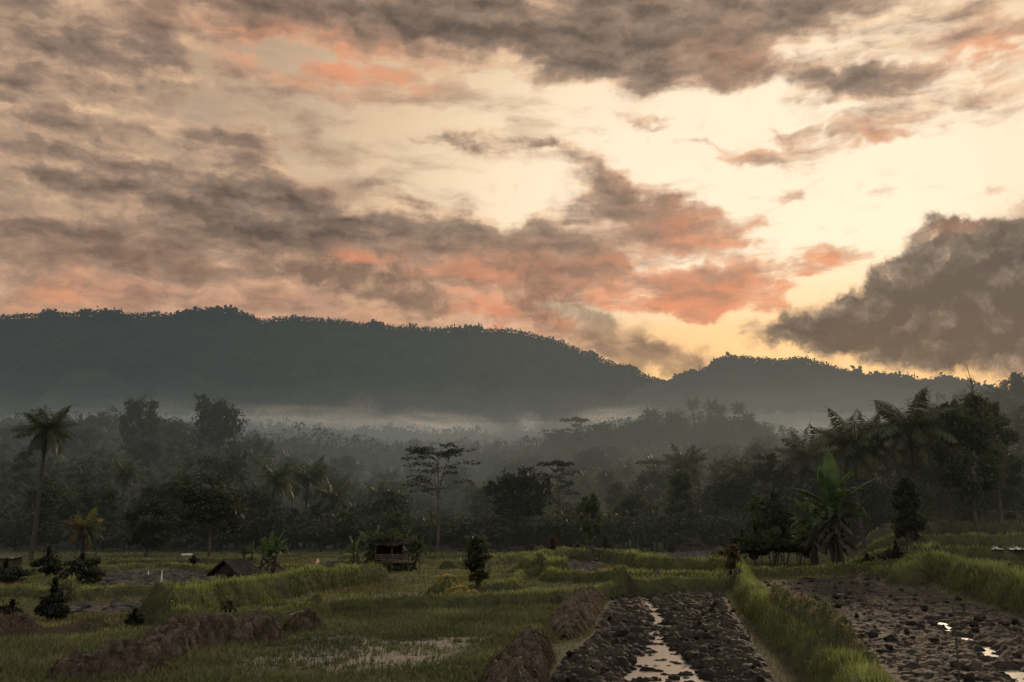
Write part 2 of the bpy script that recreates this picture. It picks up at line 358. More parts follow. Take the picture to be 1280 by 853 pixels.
def make_materials():
    M['leaf_dark']=leaf_mat('dark_foliage',(.008,.010,.007),(.040,.045,.029),.25)
    M['leaf_mid']=leaf_mat('mid_foliage',(.013,.017,.009),(.058,.067,.036),.35)
    M['leaf_palm']=leaf_mat('palm_frond',(.012,.016,.009),(.060,.066,.036),.30,.35,.5)
    M['leaf_palm_yellow']=leaf_mat('yellowing_frond',(.05,.05,.015),(.17,.14,.035),.4,.4,.4)
    M['leaf_rust']=leaf_mat('rusty_frond',(.035,.022,.012),(.13,.075,.032),.30)
    M['withered']=leaf_mat('withered_leaves',(.022,.015,.010),(.085,.052,.030),.25)
    M['leaf_banana']=leaf_mat('banana_leaf',(.012,.021,.009),(.055,.080,.028),.40,.3,.55,1.2)
    M['leaf_red']=leaf_mat('red_foliage',(.03,.012,.008),(.11,.03,.02),.3)
    M['grass']=leaf_mat('green_grass',(.040,.048,.021),(.225,.245,.098),.40,.5,.25,.5)
    M['rice']=leaf_mat('rice_leaf',(.034,.040,.022),(.180,.188,.094),.30,.5,.3,.3)
    M['drygrass']=leaf_mat('dry_grass',(.04,.032,.012),(.20,.155,.06),.30,.6,.2,.8)
    M['straw']=leaf_mat('rice_straw',(.036,.026,.016),(.150,.108,.066),.15,.7,.2,1.2)
    M['straw_dark']=leaf_mat('matted_straw',(.016,.011,.008),(.085,.060,.038),.12,.8,.1,1.2)
    M['straw_pale']=leaf_mat('dry_straw',(.05,.035,.018),(.30,.21,.11),.25,.7,.2,2.5)
    M['straw_gold']=leaf_mat('golden_straw',(.14,.10,.03),(.50,.36,.11),.3,.6,.25,1.5)
    M['bark']=plain_mat('bark',(.020,.016,.012),(.075,.062,.048),4,.9,.15,.6,.03,(1,1,.3))
    M['palm_bark']=plain_mat('palm_bark',(.014,.012,.010),(.050,.043,.034),2.5,.9,.15,.8,.04,(1,1,4))
    M['stem']=plain_mat('banana_stem',(.018,.018,.010),(.060,.055,.030),3,.6,.3,.3,.02,(1,1,.3))
    M['thatch']=plain_mat('old_thatch',(.010,.008,.007),(.036,.029,.024),3,.95,.1,.9,.05,(6,1,1))
    M['wood']=plain_mat('weathered_wood',(.020,.016,.012),(.07,.055,.04),5,.85,.2,.4,.01,(1,1,.2))
    M['white']=plain_mat('white_cloth',(.30,.29,.27),(.55,.53,.49),8,.7,.3,.2,.01)
    M['pink']=plain_mat('pink_cloth',(.45,.20,.16),(.75,.42,.35),8,.7,.3,.2,.01)
    M['tin']=plain_mat('bleached_wood',(.10,.09,.075),(.28,.25,.21),3,.5,.4,.2,.01)
    M['wall']=plain_mat('plaster_wall',(.10,.09,.075),(.22,.20,.17),3,.9,.15,.3,.01)
    M['plastic']=plain_mat('plastic_sheet',(.22,.21,.20),(.48,.46,.44),5,.5,.5,.8,.05)
    M['black']=plain_mat('dark_hide',(.010,.009,.008),(.03,.026,.022),5,.7,.3,.3,.01)
    M['earth_green']=plain_mat('mossy_bank',(.020,.024,.010),(.075,.085,.035),4,.9,.15,1.0,.06)
    M['mud']=plain_mat('ploughed_mud',(.0075,.0060,.0048),(.036,.029,.0235),3.5,.74,.05,1.0,.045)
    M['earth_dark']=plain_mat('dug_earth',(.020,.015,.011),(.088,.064,.046),4,.9,.15,1.0,.08)
    M['clod']=plain_mat('wet_clods',(.015,.012,.010),(.066,.054,.045),6,.80,.18,1.0,.035)
    def ridge(k):
        tc=k.new('ShaderNodeTexCoord'); v=tc.outputs['Object']
        n=k.noise(v,.012,6,.6); n2=k.noise(v,.06,5,.7)
        c=k.mix(k.ss(k.m('ADD',k.m('MULTIPLY',n,.6),k.m('MULTIPLY',n2,.4)),.35,.65),(.006,.009,.005),(.05,.06,.03))
        return bsdf(k,c,.95,.05,bump(k,n2,1.0,14.0))
    M['mountain']=mat('forested_slope',ridge)
    def water(k):
        tc=k.new('ShaderNodeTexCoord'); n=k.noise(tc.outputs['Object'],3.5,4,.6); n2=k.noise(tc.outputs['Object'],.6,2,.5)
        return bsdf(k,(.022,.018,.012),.30,1.0,bump(k,k.m('ADD',k.m('MULTIPLY',n,.4),n2),.5,.02),IOR=2.8)
    M['water']=mat('field_water',water)
    def ground(k):
        tc=k.new('ShaderNodeTexCoord'); v=tc.outputs['Object']; c=attr(k,'col')[0]; w=attr(k,'wet')[2]
        n=k.noise(v,1.7,6,.65); n2=k.noise(v,14,4,.7); n3=k.noise(v,.22,3,.5)
        t=k.ss(k.m('ADD',k.m('MULTIPLY',n,.5),k.m('ADD',k.m('MULTIPLY',n2,.3),k.m('MULTIPLY',n3,.2))),.33,.67,.45,1.6)
        c=k.mix(1.0,c,k.comb(t,t,t),'MULTIPLY',False)
        return bsdf(k,c,k.ss(w,0,1,.95,.62),k.ss(w,0,1,.10,.28),bump(k,k.m('ADD',n,k.m('MULTIPLY',n2,.35)),.9,.06))
    M['ground']=mat('field_ground',ground)
# ---------------------------------------------------------------- the lie of the land
def GP(*pts,z=0.0): return [G(a,b,z) for a,b in pts]
# height of the far valley floor and hillsides: rows of (distance, tree-top sight lines across the view, tree height)
COLX=[-300,0,200,320,400,500,640,720,800,880,950,1020,1100,1180,1280,1600]
ROWS=[(150,[598,598,600,608,618,630,628,620,612,606,600,592,582,560,536,500],8),
 (220,[556,556,548,562,592,608,600,592,582,572,566,560,544,515,490,450],10),
 (300,[532,532,530,548,574,586,578,570,566,562,560,550,528,500,482,440],12),
 (420,[530,530,535,550,556,562,555,540,525,519,528,560,535,505,488,450],13),
 (560,[540,540,540,545,553,560,560,556,552,550,550,552,545,530,500,470],13),
 (800,[532,530,530,530,534,538,540,536,533,530,527,525,525,525,520,500],14),
 (1200,[526,524,522,522,526,530,532,530,526,522,520,518,518,518,518,510]  ,14)]
_D=np.array([95.0]+[r[0] for r in ROWS]+[1800.0])
_T=[]
for d,tops,h in ROWS:
    _T.append([P3(640,t,d)[2]-h for t in tops])
_T=np.array([[0.0]*len(COLX)]+_T+[[30.0]*len(COLX)])
def far_height(x,y):
    px=np.clip(px_of(x,y),COLX[0],COLX[-1]); iy=np.clip(np.searchsorted(_D,y)-1,0,len(_D)-2)
    t=np.clip((y-_D[iy])/(_D[iy+1]-_D[iy]),0,1); t=t*t*(3-2*t)
    ix=np.clip(np.searchsorted(COLX,px)-1,0,len(COLX)-2); cx=np.array(COLX,float); u=(px-cx[ix])/(cx[ix+1]-cx[ix])
    A=_T[iy,ix]*(1-u)+_T[iy,ix+1]*u; B=_T[iy+1,ix]*(1-u)+_T[iy+1,ix+1]*u
    return np.where(y>95,A*(1-t)+B*t,0.0)
MUDC=GP((655,905),(700,822),(742,790),(752,765),(768,742),(905,738),(915,760),(942,800),(1010,905))
MUDR=GP((950,727),(1060,720),(1150,724),(1190,746),(1330,785),(1420,905),(1190,905),(1060,800),(985,757))
BACKMUD=[GP((690,711),(705,703),(752,700),(750,716),(700,718)), GP((785,700),(800,691),(905,689),(915,706),(800,707)), GP((122,737),(135,715),(232,714),(330,728),(250,742)),
  GP((70,768),(80,757),(235,750),(230,760)),GP((1170,686),(1180,676),(1290,676),(1290,690)),GP((560,698),(575,692),(640,692),(640,699)),GP((395,712),(400,704),(440,702),(450,716)),GP((1060,694),(1070,690),(1125,690),(1125,695))]
RICE_WATER=GP((255,835),(300,800),(350,786),(470,795),(625,792),(612,832),(480,845),(330,850))
RICE_WATER2=GP((430,752),(470,738),(545,738),(545,758),(500,762))
# bunds: polyline in the photograph's sight lines, width, height, colour key
BUNDS=[
 ([(1090,905),(1040,845),(985,795),(950,765),(930,735),(925,712)],.78,.42,'g'),
 ([(775,741),(830,738),(912,737)],.9,.38,'g'),
 ([(690,727),(735,728),(820,729),(915,730)],.9,.35,'g'),
 ([(700,722),(660,716),(672,706),(712,700),(765,703),(830,714),(915,718)],.95,.55,'g'),
 ([(200,776),(250,764),(330,748),(420,733),(470,727)],1.1,.55,'g'),
 ([(200,776),(260,784),(330,782),(400,770)],.7,.28,'g'),
 ([(340,772),(420,766),(480,763),(560,760),(640,756),(730,752),(775,741)],.65,.30,'g'),
 ([(545,745),(590,741),(640,736),(650,722),(700,716)],.6,.25,'g'),
 ([(80,752),(150,745),(232,741),(300,735),(330,730)],.5,.25,'g'),
 ([(-60,748),(0,745),(60,748),(90,752)],.6,.25,'g'),
 ([(125,715),(200,708),(245,712),(265,718)],.6,.2,'g'),
 ([(340,712),(390,714),(420,707),(500,704)],.7,.2,'g'),
 ([(140,706),(220,705),(320,704)],.6,.25,'g'),
 ([(430,700),(520,699),(640,698),(680,697)],.6,.25,'g'),
 ([(560,712),(600,708),(660,700)],.8,.35,'g'),
 ([(-40,800),(60,796),(120,786)],.5,.2,'b'),
 ([(950,722),(1050,717),(1130,718)],.8,.30,'g'),
 ([(1130,728),(1165,718),(1215,735),(1300,764),(1450,800)],1.35,.72,'g'),
 ([(860,680),(930,678)],.9,.3,'g'),
 ([(640,690),(700,688),(800,686),(900,684)],.9,.3,'g'),
]
BW=[(GP(*p),w*.88,h*1.4,c) for p,w,h,c in BUNDS]
STEPS=[(53,.35),(61,.65),(70,.75),(80,.9),(90,.9)]
def step_y(x,d): return d+2.2*np.sin(x*.13+d)+1.2*np.sin(x*.31+d*2)-.05*(x-30)
for _d,_h in STEPS:
    _xs=np.linspace(.37*_d,.60*_d,14); BW.append(([(a,float(step_y(a,_d))+.35) for a in _xs],.50,.16,'g'))
def ground_height(x,y,detail=True):
    x=np.asarray(x,float); y=np.asarray(y,float)
    far=far_height(x,y); h=far+(y>95)*0
    near=sstep(y,110,92)
    # terraces climb towards the right edge and the wood
    right=sstep(px_of(x,y),1040,1110)
    for _d,_h in STEPS:
        sy=step_y(x,_d); h=h+right*near*_h*np.clip((y-sy+.15)/.3,0,1)
    h=h-.02+near*(fbm(x*.5,y*.5,3,5)-.5)*.10+(y>95)*(fbm(x*.03,y*.03,4,9)-.5)*3.0*sstep(y,95,200)
    # slightly lower wet fields
    mc=edge_in(x,y,MUDC,.35) if detail else 0; mr=edge_in(x,y,MUDR,.5) if detail else 0
    if detail:
        cl=fbm(x*4.2,y*4.2,3,31); cl2=fbm(x*9,y*9,2,37)
        ch,_=seg_dist(x,y,GP((835,905),(826,850),(805,800),(815,770),(800,742)))
        chw=np.interp(y,[12,20,24,30,42],[.42,.36,.30,.30,.35])
        chan=sstep(ch,chw*2.6,chw*.3)
        side=.5+.5*fbm(x*.9,y*.6,2,61)
        h=h-mc*.34
        cr,_=seg_dist(x,y,GP((1045,737),(1085,752),(1120,762),(1170,772),(1220,800),(1290,850)))
        h=h-mr*.30
        for p in BACKMUD: h=h+edge_in(x,y,p,.6)*((cl-.5)*.2-.02)
        rw=np.maximum(edge_in(x,y,RICE_WATER,.9),edge_in(x,y,RICE_WATER2,.8))
        h=h-rw*.055+rw*(cl-.5)*.13+rw*(cl2-.5)*.13
    for pts,w,bh,_c in BW:
        xs=[p[0] for p in pts]; ys=[p[1] for p in pts]
        m=(x>min(xs)-w*2)&(x<max(xs)+w*2)&(y>min(ys)-w*2)&(y<max(ys)+w*2)
        if not m.any(): continue
        d,_=seg_dist(x[m],y[m],pts); n=fbm(x[m]*1.3,y[m]*1.3,3,77)
        b=np.zeros(x.shape); b[m]=sstep(d,w*(.75+.5*n),w*.30)*bh*(.75+.5*n)
        h=h+b
    return h
def cells(x,y,s,seed,flat=1.0):
    """height of crowded irregular lumps, each cell its own size"""
    x=x/s; y=y/s; ix=np.floor(x).astype(np.int64); iy=np.floor(y).astype(np.int64); best=np.zeros(x.shape)
    for a in(-1,0,1):
        for b in(-1,0,1):
            jx,jy=ix+a,iy+b; cx=jx+.5+(_hash(jx,jy,seed)-.5)*.9; cy=jy+.5+(_hash(jx,jy,seed+1)-.5)*.9; hh=.25+.75*_hash(jx,jy,seed+2); rr=.55+.35*_hash(jx,jy,seed+3)
            d2=((x-cx)**2+(y-cy)**2)/(rr*rr); best=np.maximum(best,hh*np.sqrt(np.clip(1-d2,0,1))*flat)
    return best
CHAN=GP((850,905),(838,850),(822,800),(826,770),(805,742))
CHAN_R=GP((1045,737),(1085,752),(1120,762),(1170,772),(1220,800),(1290,850))
def mud_height(x,y,which):
    wx=x+(fbm(x*3.5,y*3.5,4,71,.6)-.5)*.60; wy=y+(fbm(x*3.5+9,y*3.5,4,72,.6)-.5)*.60
    big=cells(wx*1.0,wy*1.25,.34,81); small=cells(wx,wy,.15,85); n=fbm(x*7,y*7,4,90,.6); lo=fbm(x*.7,y*.5,3,44)
    if which==0:
        ch,_=seg_dist(x,y,CHAN); w=np.interp(y,[12,18,20,23,26,42],[.85,.80,.66,.34,.20,.12]); c=np.maximum(sstep(ch,w*(.45+1.5*lo)+.25,w*(.45+1.5*lo)-.25),.8*sstep(fbm(x*1.5,y*1.1,3,47),.56,.66)*sstep(ch,2.0,.6))
        return -.235+.19*big+.095*small*(.4+big)+(n-.5)*.12+.10*(lo-.35)+.05*sstep(ch,.5,2.2)-c*.17
    ch,_=seg_dist(x,y,CHAN_R); c=sstep(ch,.5*lo+.28,.05)*sstep(fbm(x*1.9,y*1.9,2,97),.36,.52)
    big=cells(wx,wy*1.1,.24,83); return -.115+.09*big+.05*small*(.4+big)+(n-.5)*.11+.08*(lo-.5)-c*.14
def build_mud():
    for which,poly,y1,g0 in((0,MUDC,42,.048),(1,MUDR,60,.070)):
        xs=[p[0] for p in poly]; ys=[p[1] for p in poly]; Y=[max(13.5,min(ys))]
        while Y[-1]<max(ys): Y.append(Y[-1]+g0*max(.8,Y[-1]/24))
        Y=np.array(Y); X=np.arange(min(xs)-.05,min(max(xs),26),g0*1.15); gx,gy=np.meshgrid(X,Y); x=gx.ravel(); y=gy.ravel()
        h=mud_height(x,y,which); e=np.clip(edge_in(x,y,poly,.30)*(.6+.8*fbm(x*2,y*2,2,66)),0,1); h=h*e+(-.04)*(1-e)
        i=np.arange(len(x)).reshape(gx.shape); q=np.stack([i[:-1,:-1],i[:-1,1:],i[1:,1:],i[1:,:-1]],-1).reshape(-1,4)
        cx=x[q].mean(1); cy=y[q].mean(1); k=inside(cx,cy,poly)&(np.abs(cx)<.6*cy+1.5); q=q[k]
        u,inv=np.unique(q,return_inverse=True); t=.35+1.0*np.clip((h[u]+.19)/.20,0,1)*(.6+.7*fbm(x[u]*1.1,y[u]*1.1,3,58))*(.35+.65*e[u])  # hollows between lumps tinted darker, their shade painted into the mud
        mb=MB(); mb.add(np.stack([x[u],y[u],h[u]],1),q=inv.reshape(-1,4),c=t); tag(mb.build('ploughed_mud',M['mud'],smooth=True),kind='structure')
def axis(parts):
    out=[parts[0][0]]
    for a,b,s0,s1 in parts:
        v=a; 
        while v<b-1e-6:
            f=(v-a)/(b-a); v=min(b,v+s0+(s1-s0)*f); out.append(v)
    return np.array(out)
def build_ground():
    ys=axis([(-60,8,8,1),(8,32,.11,.12),(32,60,.13,.26),(60,110,.28,.8),(110,400,1.2,9),(400,1900,12,60),(1900,9000,80,600)])
    xp=axis([(0,9,.11,.11),(9,24,.13,.22),(24,70,.25,1.6),(70,400,2.0,16),(400,1200,20,60),(1200,6000,80,500)])
    xs=np.r_[-xp[:0:-1],xp]
    X,Y=np.meshgrid(xs,ys); x=X.ravel(); y=Y.ravel()
    z=np.zeros(x.shape); nd=(y<112)&(np.abs(x)<75)
    z[nd]=ground_height(x[nd],y[nd]); z[~nd]=ground_height(x[~nd],y[~nd],False)
    nx=len(xs); ny=len(ys)
    i=np.arange(nx*ny).reshape(ny,nx)
    q=np.stack([i[:-1,:-1],i[:-1,1:],i[1:,1:],i[1:,:-1]],-1).reshape(-1,4)
    mb=MB(); mb.add(np.stack([x,y,z],1),q=q)
    o=mb.build('ground',M['ground'],smooth=True); tag(o,kind='structure')
    # colour of the soil by field, with shade painted at bunds and terraces
    col=np.tile(np.array([.040,.044,.018]),(len(x),1)); wet=np.full(len(x),.15)
    n=fbm(x*.35,y*.35,4,3)[:,None]
    col=col*(1-n*.6)+np.array([.046,.033,.018])*n*.6
    far=(y>97); col[far]=[.014,.017,.008]
    def paint(mask,c,w):
        m=np.clip(mask,0,1)[:,None]; col[:]=col*(1-m)+np.array(c)*m; wet[:]=wet*(1-m[:,0])+w*m[:,0]
    s=np.where(nd)[0]
    tr=(px_of(x,y)>1050)&(y>49)&(y<100); col[tr]=[.024,.020,.011]  # terrace ground darkened, shade of the step faces put into its colour
    def pm(poly,soft,c,w):
        e=np.zeros(len(x)); e[s]=edge_in(x[s],y[s],poly,soft); paint(e*1.6,c,w)
    pm(MUDC,.4,(.030,.022,.016),1.0); pm(MUDR,.5,(.028,.021,.016),.8)
    for p in BACKMUD: pm(p,.6,(.050,.036,.026),.4)
    pm(RICE_WATER,.8,(.030,.024,.016),1.0); pm(RICE_WATER2,.8,(.030,.024,.016),1.0)
    for pts,w,bh,c in BW:
        d=np.full(len(x),9.0); dd,_=seg_dist(x[s],y[s],pts); d[s]=dd
        paint(sstep(d,w*1.5,w*1.1)*.75,(.016,.015,.009),.1); paint(sstep(d,w*1.0,w*.5)*.9,(.034,.036,.014) if c=='g' else (.035,.022,.014),.1)  # dark band paints shade along the foot and flank of each bund
    a=o.data.attributes.new('col','FLOAT_COLOR','POINT'); a.data.foreach_set('color',np.c_[col,np.ones(len(x))].astype(np.float32).ravel())
    a=o.data.attributes.new('wet','FLOAT','POINT'); a.data.foreach_set('value',wet.astype(np.float32))
    return o
def gz(x,y):
    x=np.atleast_1d(np.asarray(x,float)); y=np.atleast_1d(np.asarray(y,float))
    z=np.zeros(x.shape); nd=y<112
    if nd.any(): z[nd]=ground_height(x[nd],y[nd])
    if (~nd).any(): z[~nd]=ground_height(x[~nd],y[~nd],False)
    return z
def gz1(x,y): return float(gz(x,y)[0])
def flat_poly(name,poly,z,m,label=None):
    import mathutils
    tris=mathutils.geometry.tessellate_polygon([[mathutils.Vector((a,b,0)) for a,b in poly]])
    mb=MB(); mb.add([(a,b,z) for a,b in poly],t=[tuple(t)[::-1] for t in tris]); o=mb.build(name,m)
    return tag(o,kind='structure')
def build_water():
    flat_poly('water',MUDC,-.165,M['water']); flat_poly('water',MUDR,-.150,M['water'])
    flat_poly('water',RICE_WATER,-.050,M['water']); flat_poly('water',RICE_WATER2,-.050,M['water'])

# ---------------------------------------------------------------- mountains
def mountain(name,sil,yc,yb,seed,n_s=420,n_t=70):
    """sil: sight-line points of the skyline; yc crest distance; yb distance of the foot"""
    px=np.linspace(sil[0][0],sil[-1][0],n_s); py=np.interp(px,[p[0] for p in sil],[p[1] for p in sil])
    yy=yc+160*(fbm(px*.006,px*0+3.1,3,seed)-.5)
    cr=np.array([P3(a,b,c) for a,b,c in zip(px,py,yy)])
    t=np.linspace(0,1,n_t)[:,None]
    X=cr[:,0][None]*(1-t*.0); Y=cr[:,1][None]+(yb-cr[:,1][None])*t
    Z0=cr[:,2][None]; Z=18+(Z0-18)*((1-t)**1.15)
    rid=np.abs(fbm(X*.0055,Y*.0026,4,seed+2)-.5)*2; amp=np.clip(np.sin(t*PI),0,1)**.8
    Z=Z+(rid-.25)*150*amp*np.clip(Z0/250,0.2,1); Z=np.where(t>0,np.minimum(Z,Z0-3-t*40) if False else Z,Z)
    # never rise above the sight line of the crest
    lim=EYE+(Z0-EYE)*(Y/cr[:,1][None])-2.5*t*20; Z=np.where(t>0,np.minimum(Z,lim),Z)
    back=np.array([1,2,3])[:,None]; XB=np.repeat(X[:1],3,0); YB=cr[:,1][None]+back*220; ZB=Z0-back*120+0*XB
    X=np.r_[XB[::-1],X]; Y=np.r_[YB[::-1],Y]; Z=np.r_[ZB[::-1],Z]
    r,c=X.shape; i=np.arange(r*c).reshape(r,c)
    q=np.stack([i[:-1,:-1],i[1:,:-1],i[1:,1:],i[:-1,1:]],-1).reshape(-1,4)
    mb=MB(); mb.add(np.stack([X.ravel(),Y.ravel(),Z.ravel()],1),q=q); o=mb.build(name,M['mountain'],smooth=True); tag(o,kind='structure')
    return cr,(X,Y,Z)
SIL_L=[(-420,430),(-200,408),(-60,402),(0,400),(60,396),(130,395),(160,398),(195,395),(225,398),(250,394),(290,392),(312,396),(328,405),(350,401),(375,401),(410,403),(450,408),(500,413),(540,414),(560,416),(600,415),(640,416),(660,420),(700,431),(730,444),(760,456),(790,467),(820,477),(850,486),(900,500),(1000,520),(1100,535)]
SIL_R=[(700,535),(760,515),(800,496),(830,484),(850,478),(880,466),(900,456),(925,451),(950,454),(975,455),(1000,452),(1020,458),(1045,466),(1070,473),(1100,477),(1140,480),(1175,479),(1200,485),(1260,500),(1330,500),(1500,470),(1700,450)]
def build_mountains():
    a=mountain('mountain',SIL_L,2350,1500,11); b=mountain('mountain',SIL_R,1900,1350,23,300,50)
    # wood along the skylines and on the slopes: a far-off mass
    rng=RS(5)
    for k,(cr,(X,Y,Z)) in enumerate((a,b)):
        mb=MB(); n=len(cr)
        for rep in range(5):
            u=rng.uniform(0,n-1.001,1500); i=u.astype(int); f=(u-i)[:,None]; p=cr[i]*(1-f)+cr[i+1]*f
            vis=(px_of(p[:,0],p[:,1])>-60)&(px_of(p[:,0],p[:,1])<1340); p=p[vis]
            s=rng.uniform(2.5,8,len(p))*(1+1.0*(fbm(p[:,0]*.02,p[:,1]*.0,3,4+k)>.55))
            p=p+np.c_[rng.normal(0,2,len(p)),-rng.uniform(0,30,len(p)),rng.uniform(-3,.8,len(p))*1.0+s*.35]
            for j in range(3):
                leaves(mb,p+rng.normal(0,1,(len(p),3))*s[:,None]*.35,s*.8,rng,asp=.7)
            pole=p[rng.uniform(size=len(p))<.10]
            for q in pole[:90]:
                hh=rng.uniform(6,11); mb.add([q+(-.35,0,-4),q+(.35,0,-4),q+(.2,0,hh-4),q+(-.2,0,hh-4)],q=[(0,1,2,3)],c=.6)
                leaves(mb,np.repeat(q[None],5,0)+rng.normal(0,1.4,(5,3))+(0,0,hh-3.5),3.2,rng)
        rr,cc=X.shape; n=26000; a=rng.uniform(3,rr-1.01,n); b2=rng.uniform(0,cc-1.01,n); ia,ib=a.astype(int),b2.astype(int); fa,fb=a-ia,b2-ib
        q=[A[ia,ib]*(1-fa)*(1-fb)+A[ia+1,ib]*fa*(1-fb)+A[ia,ib+1]*(1-fa)*fb+A[ia+1,ib+1]*fa*fb for A in (X,Y,Z)]; q=np.stack(q,1); pp=px_of(q[:,0],q[:,1]); q=q[(pp>-60)&(pp<1340)]
        leaves(mb,q+(0,0,2.5),rng.uniform(5,13,len(q)),rng,rng.uniform(.3,1.7,len(q)),asp=.8)
        o=mb.build('ridge_forest',M['leaf_dark']); tag(o,'dark fringe of trees along the %s'%('long left mountain skyline','lower right mountain skyline')[k] if False else ['dark fringe of trees along the long mountain skyline at left','dark fringe of trees along the lower ridge skyline at right'][k],'forest',kind='stuff')
# ---------------------------------------------------------------- plants
def ellipsoid_pts(n,c,r,rng,shell=.72):
    d=rng.normal(size=(n,3)); d/=np.linalg.norm(d,axis=1,keepdims=True)
    rr=shell+(1.06-shell)*rng.uniform(size=n)**.6
    return np.array(c)+d*rr[:,None]*np.array(r)
def broadleaf_mesh(seed,H=10,R=4,base=.32,clumps=14,nleaf=3200,size=.34,trunk_r=.22,shape='round',mt=('leaf_dark','bark')):
    """tapered trunk with limbs, crown of separate leaf clumps with gaps; returns (crown, trunk) meshes"""
    rng=RS(seed); cr=MB(); tr=MB()
    zc=H*(base+1)/2; hh=H*(1-base)/2
    tp=[(0,0,-.5),(0.03*H*rng.normal(),.02*H,H*base*.5),(0.02*H*rng.normal(),0,H*base),(rng.normal()*.04*H,0,H*.62),(rng.normal()*.05*H,0,H*.86)]
    tube(tr,curve_pts(tp[0],tp[2],(rng.normal()*.1,0,0),5),np.linspace(trunk_r,trunk_r*.72,5)); tube(tr,curve_pts(tp[2],tp[4],(rng.normal()*.3,rng.normal()*.2,0),6),np.linspace(trunk_r*.7,trunk_r*.12,6))
    cs=[]
    for i in range(clumps):
        a=i*2.399+rng.uniform(-.4,.4); t=(i+.5)/clumps
        if shape=='round': z=zc+hh*(2*t-1)*.82; rr=R*math.sqrt(max(.04,1-(2*t-1)**2))*rng.uniform(.35,.82)
        elif shape=='tall': z=H*(base+(1-base)*t*.95); rr=R*(1-t*.75)*rng.uniform(.25,.8)
        elif shape=='spread': z=H*(base+.12+(1-base)*.8*t**.7); rr=R*rng.uniform(.25,.95)*(1-.25*t)
        elif shape=='column': z=H*(base+(1-base)*t*.93); rr=R*rng.uniform(.05,.35)
        c=(math.cos(a)*rr,math.sin(a)*rr,z); k=R*rng.uniform(.20,.50)*(.75 if shape in('tall','column') else 1); k=k*(1.5 if shape=='column' else 1)
        cs.append((c,(k,k*rng.uniform(.8,1.1),k*rng.uniform(.5,.85))))
        j=tp[2] if z<H*.6 else (0,0,H*.55)
        tube(tr,curve_pts((0,0,min(z*.82,H*.7)),(c[0]*.9,c[1]*.9,c[2]),(0,0,-.06*rr),5),np.linspace(trunk_r*.34,trunk_r*.06,5),5,cap=False)
    per=nleaf//clumps
    for c,r in cs:
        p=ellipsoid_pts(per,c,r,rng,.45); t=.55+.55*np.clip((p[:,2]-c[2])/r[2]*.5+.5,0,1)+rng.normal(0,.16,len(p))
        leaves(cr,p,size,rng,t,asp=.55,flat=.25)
        p=ellipsoid_pts(max(4,per//16),c,np.array(r)*1.25,rng,.85); leaves(cr,p,size*.8,rng,asp=.45)
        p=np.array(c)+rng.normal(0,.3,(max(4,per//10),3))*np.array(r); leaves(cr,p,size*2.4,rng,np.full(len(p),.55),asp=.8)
    for i in range(34):
        c,r_=cs[rng.randint(len(cs))]; d=rng.normal(size=3); d[2]=abs(d[2])*.8; d/=np.linalg.norm(d); b=np.array(c)+d*np.array(r_)*.85; L_=R*rng.uniform(.10,.30); tt=rng.uniform(0,1,16)[:,None]
        leaves(cr,b+d*L_*tt+rng.normal(0,.14,(16,3)),size*.9,rng,asp=.5)
    return cr.data('crown',M[mt[0]]),tr.data('trunk',M[mt[1]])
def albizia_mesh(seed,H=15,R=4.6,plates=22,trunk_r=.18,top=.98,low=.42,flat=True):
    """open crown of thin flat sprays held on slender forking limbs"""
    rng=RS(seed); cr=MB(); tr=MB()
    fork=H*.30
    tube(tr,curve_pts((0,0,-.5),(.15,0,fork),(.1,0,0),5),np.linspace(trunk_r,trunk_r*.8,5))
    stems=[]
    for k in range(4):
        a=k*1.7+rng.uniform(-.3,.3); e=(math.cos(a)*R*.34,math.sin(a)*R*.3,H*rng.uniform(.9,1.0)*top); stems.append(((.15,0,fork),e)); tube(tr,curve_pts((.15,0,fork),e,(-math.cos(a)*.5,0,0),7),np.linspace(trunk_r*.62,trunk_r*.14,7),5)
    for i in range(plates):
        s,e=stems[i%4]; t=rng.uniform(.05,.95) if i>7 else .98; z=H*(low+(1-low)*(i/plates)**.8) if i>7 else H*(top-rng.uniform(0,.05)); 
        t=np.clip((z-s[2])/(e[2]-s[2]),.05,1); o=np.array(s)+(np.array(e)-np.array(s))*t
        a=rng.uniform(0,2*PI); a=(0 if rng.uniform()<.5 else PI)+rng.normal(0,.7)
        L=R*(rng.uniform(.4,.95) if i<=7 or z>H*.8 else rng.uniform(.45,.9)); z+=rng.normal(0,.25)
        c=o+np.array((math.cos(a)*L*.8,math.sin(a)*L*.6,rng.uniform(.1,.5)))
        tube(tr,curve_pts(o-(0,0,.5),c,(0,0,.25),5),np.linspace(trunk_r*.22,trunk_r*.06,5),4,cap=False)
        n=int(120*(1.1 if i<=7 else .8)); rx=L*.52; ry=L*.40
        r=np.sqrt(rng.uniform(size=n)); th=rng.uniform(0,2*PI,n)
        p=c+np.c_[np.cos(th)*r*rx,np.sin(th)*r*ry,rng.normal(0,.06,n)+.16*(1-r**2)+np.sin(th*3+i)*.12]
        leaves(cr,p,.36,rng,asp=.5,flat=.7)
    return cr.data('crown',M['leaf_dark']),tr.data('trunk',M['bark'])
